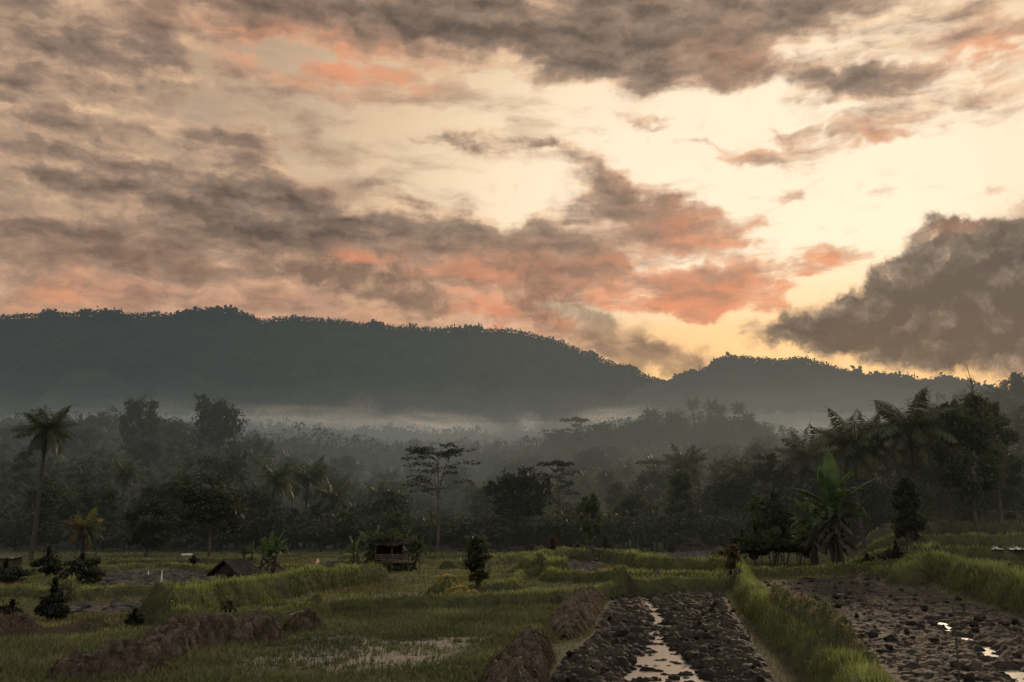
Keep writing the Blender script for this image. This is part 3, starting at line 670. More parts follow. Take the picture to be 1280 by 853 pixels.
def frond(mb,az,elev,L,droop,rng,nl=26,wid=.9,m=0,twist=0):
    """one palm frond: arched midrib with two rows of hanging leaflets"""
    t=np.linspace(0,1,12); ph=elev-droop*t**1.35; ds=L/11
    r=np.r_[0,np.cumsum(np.cos(ph[:-1])*ds)]; z=np.r_[0,np.cumsum(np.sin(ph[:-1])*ds)]
    A=az+twist*t**2*.25; P=np.stack([np.cos(A)*r,np.sin(A)*r,z],1)
    rad=np.linspace(.045,.008,12); tube(mb,P,rad,4,m=m,c=1.15,cap=False)
    tt=np.linspace(.10,.995,nl); Pi=np.stack([np.interp(tt,t,P[:,i]) for i in range(3)],1)
    T=np.gradient(Pi,axis=0); T/=np.linalg.norm(T,axis=1,keepdims=True)
    S=np.cross(T,(0,0,1.)); S/=np.linalg.norm(S,axis=1,keepdims=True)+1e-9; U=np.cross(S,T)
    w=wid*np.sin(np.clip(tt*1.05+.12,0,1)*PI)**.55*rng.uniform(.8,1.15,nl)
    for sd in(-1,1):
        hang=rng.uniform(.6,1.5,nl)[:,None]
        d=S*sd*.75+T*.55-U*hang*.35-np.array((0,0,1.))*hang*.55; d/=np.linalg.norm(d,axis=1,keepdims=True)
        tip=Pi+d*w[:,None]; mid=Pi+d*w[:,None]*.5+T*(L/nl*.75)
        mid2=Pi+d*w[:,None]*.5-T*(L/nl*.40)
        v=np.stack([Pi,mid2,tip,mid],1).reshape(-1,3)
        mb.add(v,q=np.arange(nl*4).reshape(-1,4),c=np.repeat(rng.uniform(.6,1.35,nl),4),m=m)
def palm_parts(seed,H=11,L=3.6,nf=22,lean=.6,r=.16,dead=3,wind=0.0):
    """returns trunk mesh and a list of frond meshes"""
    rng=RS(seed); tr=MB(); a=rng.uniform(0,6.28)
    pts=curve_pts((0,0,-.5),(lean*math.cos(a),lean*math.sin(a),H),(.25*lean*math.cos(a+2),.2,0),9); tube(tr,pts,np.r_[r*1.5,np.linspace(r*1.1,r*.75,8)],8)
    top=pts[-1]; 
    for k in range(14): box(tr,top+(rng.normal()*.14,rng.normal()*.14,.12+rng.uniform(-.1,.25)),(.10,.10,.5),rng.uniform(0,3),tint=.8)
    fr=[]
    for i in range(nf):
        f=MB(); u=i/nf; el=1.40-1.95*u**.85+rng.normal(0,.12); dr=1.25+.95*u+rng.normal(0,.22)
        az=i*2.399+rng.normal(0,.12)
        frond(f,az,el,L*rng.uniform(.85,1.08),dr,rng,40,L*.27)
        for v in f.v: v+=top.astype(np.float32)+np.array((0,0,.25),np.float32)
        fr.append(f)
    for i in range(dead):
        f=MB(); frond(f,rng.uniform(0,6.28),-.5,L*.75,1.0,rng,22,L*.16)
        for v in f.v: v+=top.astype(np.float32)
        for c in f.c: c*=.55
        fr.append(f)
    return tr,fr,top
def palm_mesh(seed,**k):
    tr,fr,top=palm_parts(seed,**k); cr=MB()
    for f in fr:
        off=cr.n
        for v,c in zip(f.v,f.c): cr.v.append(v); cr.c.append(c)
        for q,qm in zip(f.q,f.qm): cr.q.append(q+off); cr.qm.append(qm)
        cr.n+=f.n
    return cr.data('crown',M['leaf_palm']),tr.data('trunk',M['palm_bark'])
def banana_leaf(mb,base,az,elev,L,W,droop,rng,torn=.5,roll=0.0):
    n=13; t=np.linspace(0,1,n); ph=elev-droop*t**1.5; ds=L/(n-1)
    r=np.r_[0,np.cumsum(np.cos(ph[:-1])*ds)]; z=np.r_[0,np.cumsum(np.sin(ph[:-1])*ds)]
    P=np.array(base)+np.stack([np.cos(az)*r,np.sin(az)*r,z],1)
    tube(mb,P,np.linspace(.035,.008,n),4,c=1.5,cap=False)
    T=np.gradient(P,axis=0); T/=np.linalg.norm(T,axis=1,keepdims=True); S=np.cross(T,(math.cos(az+1.57)*.0,0,1.)); S/=np.linalg.norm(S,axis=1,keepdims=True)+1e-9; U=np.cross(S,T)
    S=S*math.cos(roll)+U*math.sin(roll); U=np.cross(S,T)
    w=W*np.sin(np.clip((t-.16)/.84,0,1)**.8*PI)**.6
    for sd in(-1,1):
        for i in range(2,n-1):
            g=rng.uniform(0,.10)*torn; f=rng.uniform(.1,.75)*torn
            a=P[i]+T[i]*ds*g; b=P[i+1]-T[i]*ds*g
            def o(j,f): return S[j]*sd*w[j]*math.cos(f)+(-U[j] if U[j][2]>0 else U[j])*w[j]*math.sin(f)
            mb.add([a,b,b+o(min(i+1,n-1),.25+f),a+o(i,.25+f)],q=[(0,1,2,3)],c=rng.uniform(.7,1.2))
PROTO={}
def make_protos():
    B=[]
    specs=[dict(H=10,R=4.2,base=.28,clumps=16,shape='round'),dict(H=11,R=3.4,base=.25,clumps=16,shape='tall'),dict(H=9,R=5.0,base=.30,clumps=18,shape='spread'),
     dict(H=8,R=3.6,base=.12,clumps=14,shape='round'),dict(H=12,R=4.6,base=.34,clumps=20,shape='spread'),dict(H=9.5,R=2.8,base=.2,clumps=13,shape='column'),
     dict(H=7,R=3.8,base=.08,clumps=14,shape='spread'),dict(H=11,R=3.8,base=.2,clumps=18,shape='round')]
    for i,s in enumerate(specs): B.append(broadleaf_mesh(100+i,nleaf=3000,size=.42,mt=(('leaf_dark','leaf_mid')[i%2],'bark'),**s))
    PROTO['broad']=B
    PROTO['palm']=[palm_mesh(200+i,H=h,L=l,nf=n,lean=le) for i,(h,l,n,le) in enumerate([(10,3.8,28,.5),(8.5,4.1,24,1.1),(12,3.6,26,.8),(6.5,4.0,22,.4)])]
    PROTO['albizia']=[albizia_mesh(303,H=12,R=3.9,plates=30,low=.30),albizia_mesh(301,H=13,R=3.0,plates=30,low=.25)]
def place(kind,var,x,y,label,group=None,sc=1.0,rz=None,name=None,cat=None,z=None,rng=RS(77)):
    nm=name or {'broad':'broadleaf_tree','palm':'coconut_palm','albizia':'albizia_tree'}[kind]
    e=empty(nm,(x,y,gz1(x,y)-.05 if z is None else z),rng.uniform(0,6.28) if rz is None else rz,sc)
    tag(e,label,cat or ('palm' if 'palm' in nm else 'tree'),group)
    cr,tr=PROTO[kind][var]
    for n,me in(('crown',cr),('trunk',tr)):
        o=bpy.data.objects.new(n,me); COL.objects.link(o); o.parent=e
    return e
# ---------------------------------------------------------------- grass, rice, clods, straw
def blades(mb,p,h,w,rng,tint,lean=.45,az=None,bend=1.0,m=0):
    n=len(p); az=rng.uniform(0,2*PI,n) if az is None else az; h=np.asarray(h)*np.ones(n); w=np.asarray(w)*np.ones(n)
    ln=np.abs(rng.normal(0,lean,n))+.06; d=np.stack([np.cos(az),np.sin(az),0*az],1)
    fa=az+PI/2+rng.normal(0,.6,n); s=np.stack([np.cos(fa),np.sin(fa),0*fa],1)*w[:,None]*.5
    mid=p+d*(h*ln*.35)[:,None]+np.array((0,0,1.))*(h*.55)[:,None]
    tip=p+d*(h*ln*1.25*bend)[:,None]+np.array((0,0,1.))*(h*(1-ln*.28))[:,None]
    v=np.stack([p-s,p+s,mid+s*.8,mid-s*.8,tip],1).reshape(-1,3); b=np.arange(n)[:,None]*5
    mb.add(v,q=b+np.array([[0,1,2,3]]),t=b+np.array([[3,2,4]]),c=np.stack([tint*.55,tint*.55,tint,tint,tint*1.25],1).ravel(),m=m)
def frustum_pts(y0,y1,dens,rng,pad=1.5):
    n=int(dens*(y1-y0)*(1.12*(y0+y1)/2+2*pad)); y=np.sqrt(rng.uniform(size=n)*(y1*y1-y0*y0)+y0*y0); x=(rng.uniform(size=n)-.5)*(1.13*y+2*pad); return x,y
def bund_field(x,y):
    best=np.full(x.shape,9.0); ww=np.ones(x.shape); kk=np.zeros(x.shape,int)
    for i,(pts,w,h,c) in enumerate(BW):
        d,_=seg_dist(x,y,pts); r=d/w; m=r<best; best=np.where(m,r,best); kk=np.where(m,i,kk)
    return best,kk
def build_grass():
    rng=RS(42)
    bands=[(14.5,20,520),(20,27,330),(27,36,200),(36,50,130),(50,70,85),(70,100,42)]
    bg=MB(); fg=MB(); dg=MB()
    for y0,y1,de in bands:
        x,y=frustum_pts(y0,y1,de*1.0,rng); ym=(y0+y1)/2
        r,kk=bund_field(x,y); mud=inside(x,y,MUDC)|inside(x,y,MUDR)
        for p in BACKMUD: mud|=inside(x,y,p)
        hs=np.array([b[2] if b[2]!=.16 else .75 for b in BW])[kk]
        onb=(r<.95)&~((np.array([b[3] for b in BW])[kk]=='b'))
        n=fbm(x*.8,y*.8,3,50); ww=max(.010,ym*.00072)
        n5=fbm(x*2.6,y*2.6,2,57); keep=onb&(rng.uniform(size=len(x))<(.15+.8*n+.7*(n5-.4))); X,Y=x[keep],y[keep]
        h=(.11+.20*hs[keep])*(.4+1.2*n[keep])*rng.uniform(.6,1.3,len(X))
        blades(bg,np.c_[X,Y,gz(X,Y)-.02],h,ww*rng.uniform(.8,1.4,len(X)),rng,rng.uniform(.55,1.3,len(X))*(.5+.6*n[keep])*(.30+1.35*(1-r[keep])))  # blade tint bright on bund crests, flank shade painted into the grass
        # low weeds and young rice everywhere the soil is not ploughed
        water=inside(x,y,RICE_WATER)|inside(x,y,RICE_WATER2)
        f=~onb&~mud&~water&(y>24)&~((r<1.35)&(rng.uniform(size=len(x))<.7))&~((px_of(x,y)>1050)&(y>50)&(rng.uniform(size=len(x))<.75)); n5=fbm(x*2.2,y*2.2,2,57); keep=f&(rng.uniform(size=len(x))<.85*sstep(n,.25,.7)*sstep(n5,.3,.62)+.12); X,Y=x[keep],y[keep]
        n4=fbm(X*.22,Y*.3,3,8)
        h=(.075+.10*n4)*rng.uniform(.6,1.4,len(X))
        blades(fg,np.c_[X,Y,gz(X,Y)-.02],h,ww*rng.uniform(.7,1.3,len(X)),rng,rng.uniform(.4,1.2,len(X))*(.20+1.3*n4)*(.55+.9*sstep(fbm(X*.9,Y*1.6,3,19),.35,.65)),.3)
        # dry blades
        keep=(~mud&~water)&(rng.uniform(size=len(x))<.11+.40*sstep(fbm(x*.3,y*.3,3,91),.58,.72)); X,Y=x[keep],y[keep]
        blades(dg,np.c_[X,Y,gz(X,Y)-.02],.16*rng.uniform(.6,1.4,len(X)),ww,rng,rng.uniform(.3,1.0,len(X)),.6)
    tag(bg.build('bund_grass',M['grass']),'green grass growing along the bunds between the fields','grass',kind='stuff')
    tag(fg.build('field_grass',M['rice']),'low green rice and weeds covering the terraced fields','grass',kind='stuff')
    tag(dg.build('dry_grass',M['drygrass']),'dry straw coloured blades among the green grass','grass',kind='stuff')
    # rice set out in rows in the wet front field
    rb=MB()
    F=GP((-140,905),(-140,805),(60,800),(200,790),(300,778),(420,768),(560,764),(700,758),(730,765),(700,795),(650,860),(640,905))
    gx=np.arange(-18,3,.19); gy=np.arange(14,34,.21); X,Y=np.meshgrid(gx,gy); x=X.ravel()+rng.normal(0,.035,X.size); y=Y.ravel()+rng.normal(0,.035,X.size)
    a=.12; x,y=x*math.cos(a)-y*math.sin(a)+2.5,x*math.sin(a)+y*math.cos(a)
    r,_=bund_field(x,y); n=fbm(x*.5,y*.7,3,14)
    wt=edge_in(x,y,RICE_WATER,1.2)
    k=inside(x,y,F)&(r>.8)&(rng.uniform(size=len(x))<np.clip(.99-.10*wt,0,1)); x,y,n,wt=x[k],y[k],n[k],wt[k]
    for j in range(9):
        s=rng.uniform(size=len(x))<(.6+.5*n)*(1-.35*wt); xx=x[s]+rng.normal(0,.03,s.sum()); yy=y[s]+rng.normal(0,.03,s.sum())
        blades(rb,np.c_[xx,yy,gz(xx,yy)-.01],(.13+.14*n[s])*rng.uniform(.7,1.25,len(xx))*(1-.42*wt[s]),.017,rng,rng.uniform(.45,1.2,len(xx))*(.45+.9*n[s]),.38)
    n_=14000; x=rng.uniform(-10,1,n_); y=rng.uniform(17,26,n_); k=inside(x,y,RICE_WATER)&(fbm(x*.8,y*1.6,3,33)>.36+.12*rng.uniform(size=n_)); x,y=x[k],y[k]
    for j in range(3): blades(rb,np.c_[x+rng.normal(0,.03,len(x)),y+rng.normal(0,.03,len(x)),gz(x,y)-.01],rng.uniform(.07,.16,len(x)),.018,rng,rng.uniform(.35,1.1,len(x)),.35)
    # second shining field, rows farther back
    gx=np.arange(-12,2,.24); gy=np.arange(28,42,.26); X,Y=np.meshgrid(gx,gy); x=X.ravel()+rng.normal(0,.04,X.size); y=Y.ravel()+rng.normal(0,.04,X.size)
    k=inside(x,y,RICE_WATER2); x,y=x[k],y[k]
    for j in range(5): blades(rb,np.c_[x+rng.normal(0,.03,len(x)),y+rng.normal(0,.03,len(x)),gz(x,y)-.01],.22,.022,rng,rng.uniform(.5,1.1,len(x)),.35)
    tag(rb.build('rice_seedlings',M['rice']),'rice seedlings standing in rows in the flooded front field','rice',kind='stuff')

def lump(rng,sub=1):
    import bmesh
    bm=bmesh.new(); bmesh.ops.create_icosphere(bm,subdivisions=sub+1,radius=1); v=np.array([q.co[:] for q in bm.verts]); f=np.array([[q.index for q in t.verts] for t in bm.faces]); bm.free()
    s=rng.uniform(0,50); v=v*(1+(fbm(v[:,0]*1.7+s,v[:,1]*1.7+v[:,2]*2.3+s,4,int(s),.62)-.5)[:,None]*1.9); return v,f
def build_clods():
    rng=RS(9); L=[lump(rng) for _ in range(6)]; Ls=[lump(rng,0) for _ in range(4)]
    for nm,poly,gap,y1,lab,chn in (('mud_clods',MUDC,.15,42,'dark clods of ploughed mud around the water in the middle field',1),('mud_clods',MUDR,.21,60,'brown clods of ploughed soil in the right hand field',0)):
        mb=MB(); xs=[p[0] for p in poly]; ys=[p[1] for p in poly]
        y=np.arange(max(14.5,min(ys)),max(ys),gap*1.15); x=np.arange(min(xs),max(xs),gap); X,Y=np.meshgrid(x,y); X=X+rng.normal(0,gap*.33,X.shape); Y=Y+rng.normal(0,gap*.33,Y.shape)
        X,Y=X.ravel(),Y.ravel(); vis=inside(X,Y,poly)&(np.abs(X)<.58*Y+1); X,Y=X[vis],Y[vis]
        if chn:
            ch,_=seg_dist(X,Y,GP((835,905),(826,850),(805,800),(815,770),(800,742))); n=fbm(X*.9,Y*.7,3,44)
            w=np.interp(Y,[14,18,22,26,42],[.75,.62,.60,.42,.45]); n9=fbm(X*2.1,Y*1.5,3,45); k=((ch>w*(.1+1.9*n))&(n9>.40-.5*sstep(ch,.3,1.6)))|((n9>.56)&(rng.uniform(size=len(X))<.8))
        else:
            ch,_=seg_dist(X,Y,GP((1045,737),(1085,752),(1120,762),(1170,772),(1220,800),(1290,850))); k=(ch>.22*rng.uniform(.3,1.6,len(X)))&(rng.uniform(size=len(X))<.72)
        k&=rng.uniform(size=len(X))<.10; X,Y=X[k],Y[k]; Z=mud_height(X,Y,0 if chn else 1)
        for a,b,c in zip(X,Y,Z):
            v,f=(L[rng.randint(6)] if b<30 else Ls[rng.randint(4)]); s=gap*(.20+.60*rng.uniform()**1.7)*(1.35 if rng.uniform()<.12 else .95); az=rng.normal(.3,.5); C,S=math.cos(az),math.sin(az)
            q=v*np.array((s*rng.uniform(.85,1.35),s*.9,s*rng.uniform(.5,.95))); q=np.c_[q[:,0]*C-q[:,1]*S,q[:,0]*S+q[:,1]*C,q[:,2]]
            tl=rng.normal(0,.25); q[:,2]+=q[:,1]*tl; mb.add(q+(a,b,max(c,-.19)+s*.10),t=f,c=rng.uniform(.45,1.45))
        o=mb.build(nm,M['mud'],smooth=True); tag(o,lab,'soil clods',kind='stuff')

    mb=MB()
    for poly in BACKMUD:
        xs=[p[0] for p in poly]; ys=[p[1] for p in poly]; n=int((max(xs)-min(xs))*(max(ys)-min(ys))*5); X=rng.uniform(min(xs),max(xs),n); Y=rng.uniform(min(ys),max(ys),n); v=inside(X,Y,poly)&(np.abs(X)<.6*Y); X,Y=X[v],Y[v]; Z=gz(X,Y)
        for a,b,c in zip(X,Y,Z):
            v,f=Ls[rng.randint(4)]; s=rng.uniform(.08,.26); mb.add(v*(s*1.3,s,s*.5)+(a,b,c+s*.1),t=f,c=rng.uniform(.5,1.6))
    o=mb.build('mud_clods',M['clod']); tag(o,'clods of turned soil in the small brown fields farther back','soil clods',kind='stuff')

def mound(name,label,cat,pts,w,h,rng,straw=1400,body='earth_dark',stm='straw',L=.35,hang=1.0,group=None,sw=.012,taper=.5,topm=None,chunk=1.0):
    """a bank of dug earth or stacked straw: body plus the strands lying over it. pts on the ground, w/h arrays along it"""
    pts=np.array(pts,float); n=max(24,int(np.hypot(*np.diff(pts,axis=0).T).sum()/.05)); Ls=np.r_[0,np.cumsum(np.hypot(*np.diff(pts,axis=0).T))]
    t=np.linspace(0,1,n); c=np.stack([np.interp(t*Ls[-1],Ls,pts[:,i]) for i in(0,1)],1)
    W=np.interp(t,np.linspace(0,1,len(w)),w); Hh=np.interp(t,np.linspace(0,1,len(h)),h)
    e=np.clip(np.minimum(t,1-t)/.12*taper*2,0.02,1)**.5; W=W*e; Hh=Hh*e
    T=np.gradient(c,axis=0); T/=np.linalg.norm(T,axis=1,keepdims=True); N=np.stack([-T[:,1],T[:,0]],1)
    m=40; ph=np.linspace(-1,1,m); cx=c[:,None,0]+N[:,None,0]*W[:,None]*ph[None]; cy=c[:,None,1]+N[:,None,1]*W[:,None]*ph[None]
    prof=(1-np.abs(ph)**2.6)**.8
    nn=fbm(cx*2.6,cy*2.6,4,int(rng.randint(99))); n2=fbm(cx*7,cy*7,3,3)
    base=np.array([gz1(*q) for q in c]); z0=gz(cx.ravel(),cy.ravel()).reshape(cx.shape)
    lm=cells(cx+nn*.3,cy+nn*.3,.30,91); z=np.maximum(base[:,None],z0)-.10+(Hh[:,None]*prof[None])*(.42+.85*nn)+((n2-.5)*.20+lm*.22*chunk)*prof[None]
    cx=cx+(n2-.5)*.16+(nn-.5)*.3*W[:,None]; cy=cy-(lm-.3)*.14; e0=empty(name,(c[n//2,0],c[n//2,1],base[n//2])); off=np.array(e0.location); tag(e0,label,cat,group)
    V=np.stack([cx,cy,z],-1).reshape(-1,3)-off; i=np.arange(n*m).reshape(n,m); q=np.stack([i[:-1,:-1],i[1:,:-1],i[1:,1:],i[:-1,1:]],-1).reshape(-1,4)
    b=MB(); b.add(V,q=q,c=.7+.6*n2.ravel()); b.build('body',M[body],e0,smooth=True)
    s=MB(); k=straw; a=rng.uniform(0,n-1.01,k); bb=rng.uniform(1,m-2.01,k); ia,ib=a.astype(int),bb.astype(int); G3=V.reshape(n,m,3); p=G3[ia,ib]*(1-(a-ia))[:,None]+G3[ia+1,ib]*(a-ia)[:,None]
    pr=ph[ib]; clump=fbm(a*.25,bb*.3,3,4)
    out=N[ia]*np.sign(pr)[:,None]*(np.abs(pr)*.9+.15)[:,None]+T[ia]*rng.normal(0,.75,(k,1))
    l=L*rng.uniform(.25,1.1,k)*(.5+.9*(clump>.5)); d1=np.c_[out*.55,.25-.55*np.abs(pr)*hang+rng.normal(0,.15,k)]; d2=np.c_[out*.6,-.25-.75*np.abs(pr)*hang+rng.normal(0,.15,k)]
    p0=p+(0,0,.015); p1=p0+d1*l[:,None]*.5; p2=p1+d2*l[:,None]*.55; sd=np.cross(d2,np.array([[0,0,1.]])); sd/=np.linalg.norm(sd,axis=1,keepdims=True)+1e-9; sd=sd*sw*.5*rng.uniform(.7,1.6,k)[:,None]
    v=np.stack([p0-sd,p0+sd,p1+sd,p1-sd,p2],1).reshape(-1,3); i5=np.arange(k)[:,None]*5
    mat_i=(clump<.5).astype(int) if topm else np.zeros(k,int); tt=rng.uniform(.4,1.35,k)*(.5+clump)*((1.15-1.1*np.abs(pr)) if stm=='straw_gold' else (1.15-.55*np.abs(pr)))  # strands tinted bright on top and dark down the flanks, light painted in
    s.add(v,q=i5+np.array([[0,1,2,3]]),t=i5+np.array([[3,2,4]]),c=np.repeat(tt,5)); s.build('straw',M[stm],e0)
    return e0
def build_mounds():
    rng=RS(21)
    # front-left bank of dug soil, in two lengths with a dip between
    mound('earth_bank','long dark bank of dug soil and hanging straw across the left paddies','earth bank',GP((172,832),(215,815),(262,806),(310,800),(352,795)),[.45,.68,.66,.62,.5],[.50,.74,.70,.76,.60],rng,3000,L=.24,sw=.012,stm='straw_dark',chunk=.9)
    mound('earth_bank','low dark soil bank at lower left, before the taller long bank','earth bank',GP((66,846),(110,842),(160,840),(205,842)),[.4,.5,.5,.4],[.38,.52,.50,.4],rng,1100,L=.24,sw=.014,stm='straw_dark',chunk=1.4)
    mound('straw_heap','rounded brown straw heap with a pale stick at the end of the long bank','straw heap',GP((362,789),(385,786),(405,785)),[.42,.5,.4],[.40,.48,.36],rng,2600,L=.34,sw=.015)
    mound('earth_bank','brown soil bank at the left edge below the round bushes','earth bank',GP((-60,797),(-10,797),(35,795),(62,792)),[.4,.45,.4,.3],[.44,.50,.44,.2],rng,2400,L=.26,sw=.015)
    mound('straw_heap','big brown straw covered heap at the bottom beside the ploughed mud','straw heap',GP((628,905),(640,870),(652,845),(668,826),(684,818)),[.55,.62,.56,.46,.35],[.62,.74,.66,.64,.40],rng,4200,L=.32,sw=.012,stm='straw_dark',chunk=1.3)
    mound('straw_heap','tawny straw heap slumped at the left corner of the ploughed mud','straw heap',GP((706,800),(712,785),(722,770),(735,757),(748,750)),[.5,.62,.62,.55,.4],[.46,.66,.66,.52,.3],rng,3800,L=.32,stm='straw',sw=.014,chunk=1.3)
    mound('straw_heap','golden topped straw heap lit by the sun left of the little tree','straw heap',GP((538,741),(555,743),(572,746),(590,748),(606,749)),[.40,.45,.42,.40,.35],[.50,.60,.50,.42,.36],rng,2600,body='earth_green',stm='straw_gold',chunk=.4,L=.3,sw=.018)
    mound('straw_layer','pale dry straw strewn along the crest of the right grassy bund','straw',GP((962,772),(985,792),(1020,820),(1056,842),(1090,862),(1130,892)),[.10,.2,.12,.24,.16,.2],[.66,.74,.60,.72,.62,.5],rng,5200,stm='straw_pale',L=.20,sw=.013,hang=.3,chunk=.5,body='earth_green')
    mound('brush_pile','brown brush pile under arching stems behind the middle terraces','brush pile',GP((748,700),(765,699),(784,700)),[.7,.9,.6],[.55,.75,.45],rng,1800,L=.5,sw=.03)
    mound('brush_pile','dry brown brush pile beside the withered plants at the field corner','brush pile',GP((893,701),(905,700),(918,701)),[.6,.8,.6],[.75,1.0,.7],rng,1600,L=.5,sw=.03)
    mound('earth_heap','small grey earth heap on the bund behind the ploughed mud','earth heap',GP((812,731),(822,730),(832,731)),[.35,.45,.3],[.32,.42,.28],rng,500,L=.2,sw=.02)
    mound('earth_heap','reddish soil heap by the thatched hut','earth heap',GP((250,742),(290,741),(330,734)),[.5,.6,.5],[.22,.26,.2],rng,900,L=.2,sw=.02)
    st=MB(); x,y=G(376,783); z=gz1(x,y)+.42; tube(st,curve_pts((x-.26,y-.3,z-.08),(x+.25,y-.15,z+.06),(0,0,.02),4),.016,6,c=1.0)
    tag(st.build('stick',M['tin']),'pale bleached stick lying on the rounded straw heap','stick')

# ---------------------------------------------------------------- single plants near the fields
def bush(name,label,px,py,H,W,n,rng,cat='bush',mt='leaf_dark',size=.10,base=.02,shape='round',group=None,stems=5,seed=None):
    x,y=G(px,py); e=empty(name,(x,y,gz1(x,y)-.03)); tag(e,label,cat,group); cr=MB(); st=MB(); r=RS(seed if seed is not None else int(px))
    k=max(8,int(9*H/W+6))
    for i in range(stems):
        a=r.uniform(0,6.28); tube(st,curve_pts((r.normal()*.06*W,r.normal()*.06*W,-.1),(math.cos(a)*W*.22,math.sin(a)*W*.22,H*r.uniform(.5,.85)),(r.normal()*.05,0,0),5),np.linspace(.028*H**.5,.008,5),5,cap=False)
    for i in range(k):
        t=(i+.5)/k; z=H*(base+(1-base)*(.10+.82*t)); ww=(math.sin(min(1,t*1.1+.18)*PI)**.5 if shape=='round' else (1-.55*abs(t-.45)))*W*.5
        a=i*2.4; c=(math.cos(a)*ww*.5,math.sin(a)*ww*.5,z); c=(c[0]*r.uniform(.5,1.7),c[1]*r.uniform(.5,1.7),z+H*r.normal()*.04); rad=(ww*r.uniform(.35,.8),ww*r.uniform(.35,.8),H/k*r.uniform(1.0,2.2))
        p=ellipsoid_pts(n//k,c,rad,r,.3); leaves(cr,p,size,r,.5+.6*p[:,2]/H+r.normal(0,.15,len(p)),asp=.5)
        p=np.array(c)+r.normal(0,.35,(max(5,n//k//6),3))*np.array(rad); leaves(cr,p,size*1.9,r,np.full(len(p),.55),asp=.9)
    for i in range(int((7+H*5)*(3 if shape=='col' else 1.3))):
        a=r.uniform(0,6.28); q=r.uniform(.3,1.0); b=np.array((math.cos(a)*W*.42*q,math.sin(a)*W*.42*q,H*r.uniform(.35,.97)*(1-.25*q))); d=np.array((math.cos(a)*.5*q,math.sin(a)*.5*q,1.0)); L_=H*r.uniform(.10,.24)+.08
        m_=14; tt=r.uniform(0,1,m_)[:,None]; leaves(cr,b+d*L_*tt+r.normal(0,.05*W,(m_,3))*(1-tt*.6),size*.9,r,asp=.42)
    cr.build('foliage',M[mt],e); st.build('stem',M['bark'],e); return e
def banana(name,label,px,py,rng_seed,H=3.2,stems=3,nl=7,L=1.9,spread=.6,group=None,special=None):
    r=RS(rng_seed); x,y=G(px,py); e=empty(name,(x,y,gz1(x,y)-.05)); tag(e,label,'banana plant',group)
    for s in range(stems):
        bx,by=(r.normal()*spread,r.normal()*spread*.7) if s else (0,0); h=H*(r.uniform(.42,.62) if s else .56); mb=MB(); lx=r.normal()*.15
        tube(mb,curve_pts((bx,by,-.1),(bx+lx,by,h),(r.normal()*.12,0,0),7),np.linspace(.10,.05,7)*min(1.5,H/3.2),9)
        for q_ in range(7): banana_leaf(mb,(bx+lx*.8,by,h*r.uniform(.55,1.0)),r.uniform(0,6.28),-.3,L*.45,L*.07,1.1,r,torn=1.2,roll=r.normal(0,.6)); mb.build('stem',M['stem'],e)
        n=nl if s==0 else max(4,nl-2)
        for i in range(n):
            u=i/max(1,n-1); lf=MB(); az=i*2.4+r.normal(0,.5)+s; el=1.48-.95*u+r.normal(0,.15); dr=.7+1.7*u+r.normal(0,.3)
            banana_leaf(lf,(bx+lx,by,h-.05),az,el,L*r.uniform(.8,1.1)*(1 if s==0 else .8),L*.125,dr,r,torn=.5+1.0*u,roll=r.normal(0,.5)); lf.build('leaf',M['leaf_banana'],e)
    if special:
        for az,el,L2,W,dr in special: lf=MB(); banana_leaf(lf,(0,0,H*.52),az,el,L2,W,dr,r,torn=.05,roll=.1); lf.build('leaf',M['leaf_banana'],e)
    return e
def hero_palm(label,px,py,top,seed,L=3.3,nf=20,lean=.4,mt='leaf_palm',y=None,group=None,gold=0,r=.15,rz=0.0):
    """px column, py row of its foot (or y distance), top row of its highest frond"""
    if y is None: x,y=G(px,py)
    else: x=P3(px,600,y)[0]
    z=gz1(x,y); H=P3(px,top,y)[2]-z-L*.62
    tr,fr,tp=palm_parts(seed,H=max(1.0,H),L=L,nf=nf,lean=lean,r=r); e=empty('coconut_palm',(x,y,z),rz); tag(e,label,'palm',group); tr.build('trunk',M['palm_bark'],e)
    for i,f in enumerate(fr): f.build('frond',M['leaf_palm_yellow' if i<gold else ('leaf_rust' if gold and i%4==3 else mt)],e)
    return e
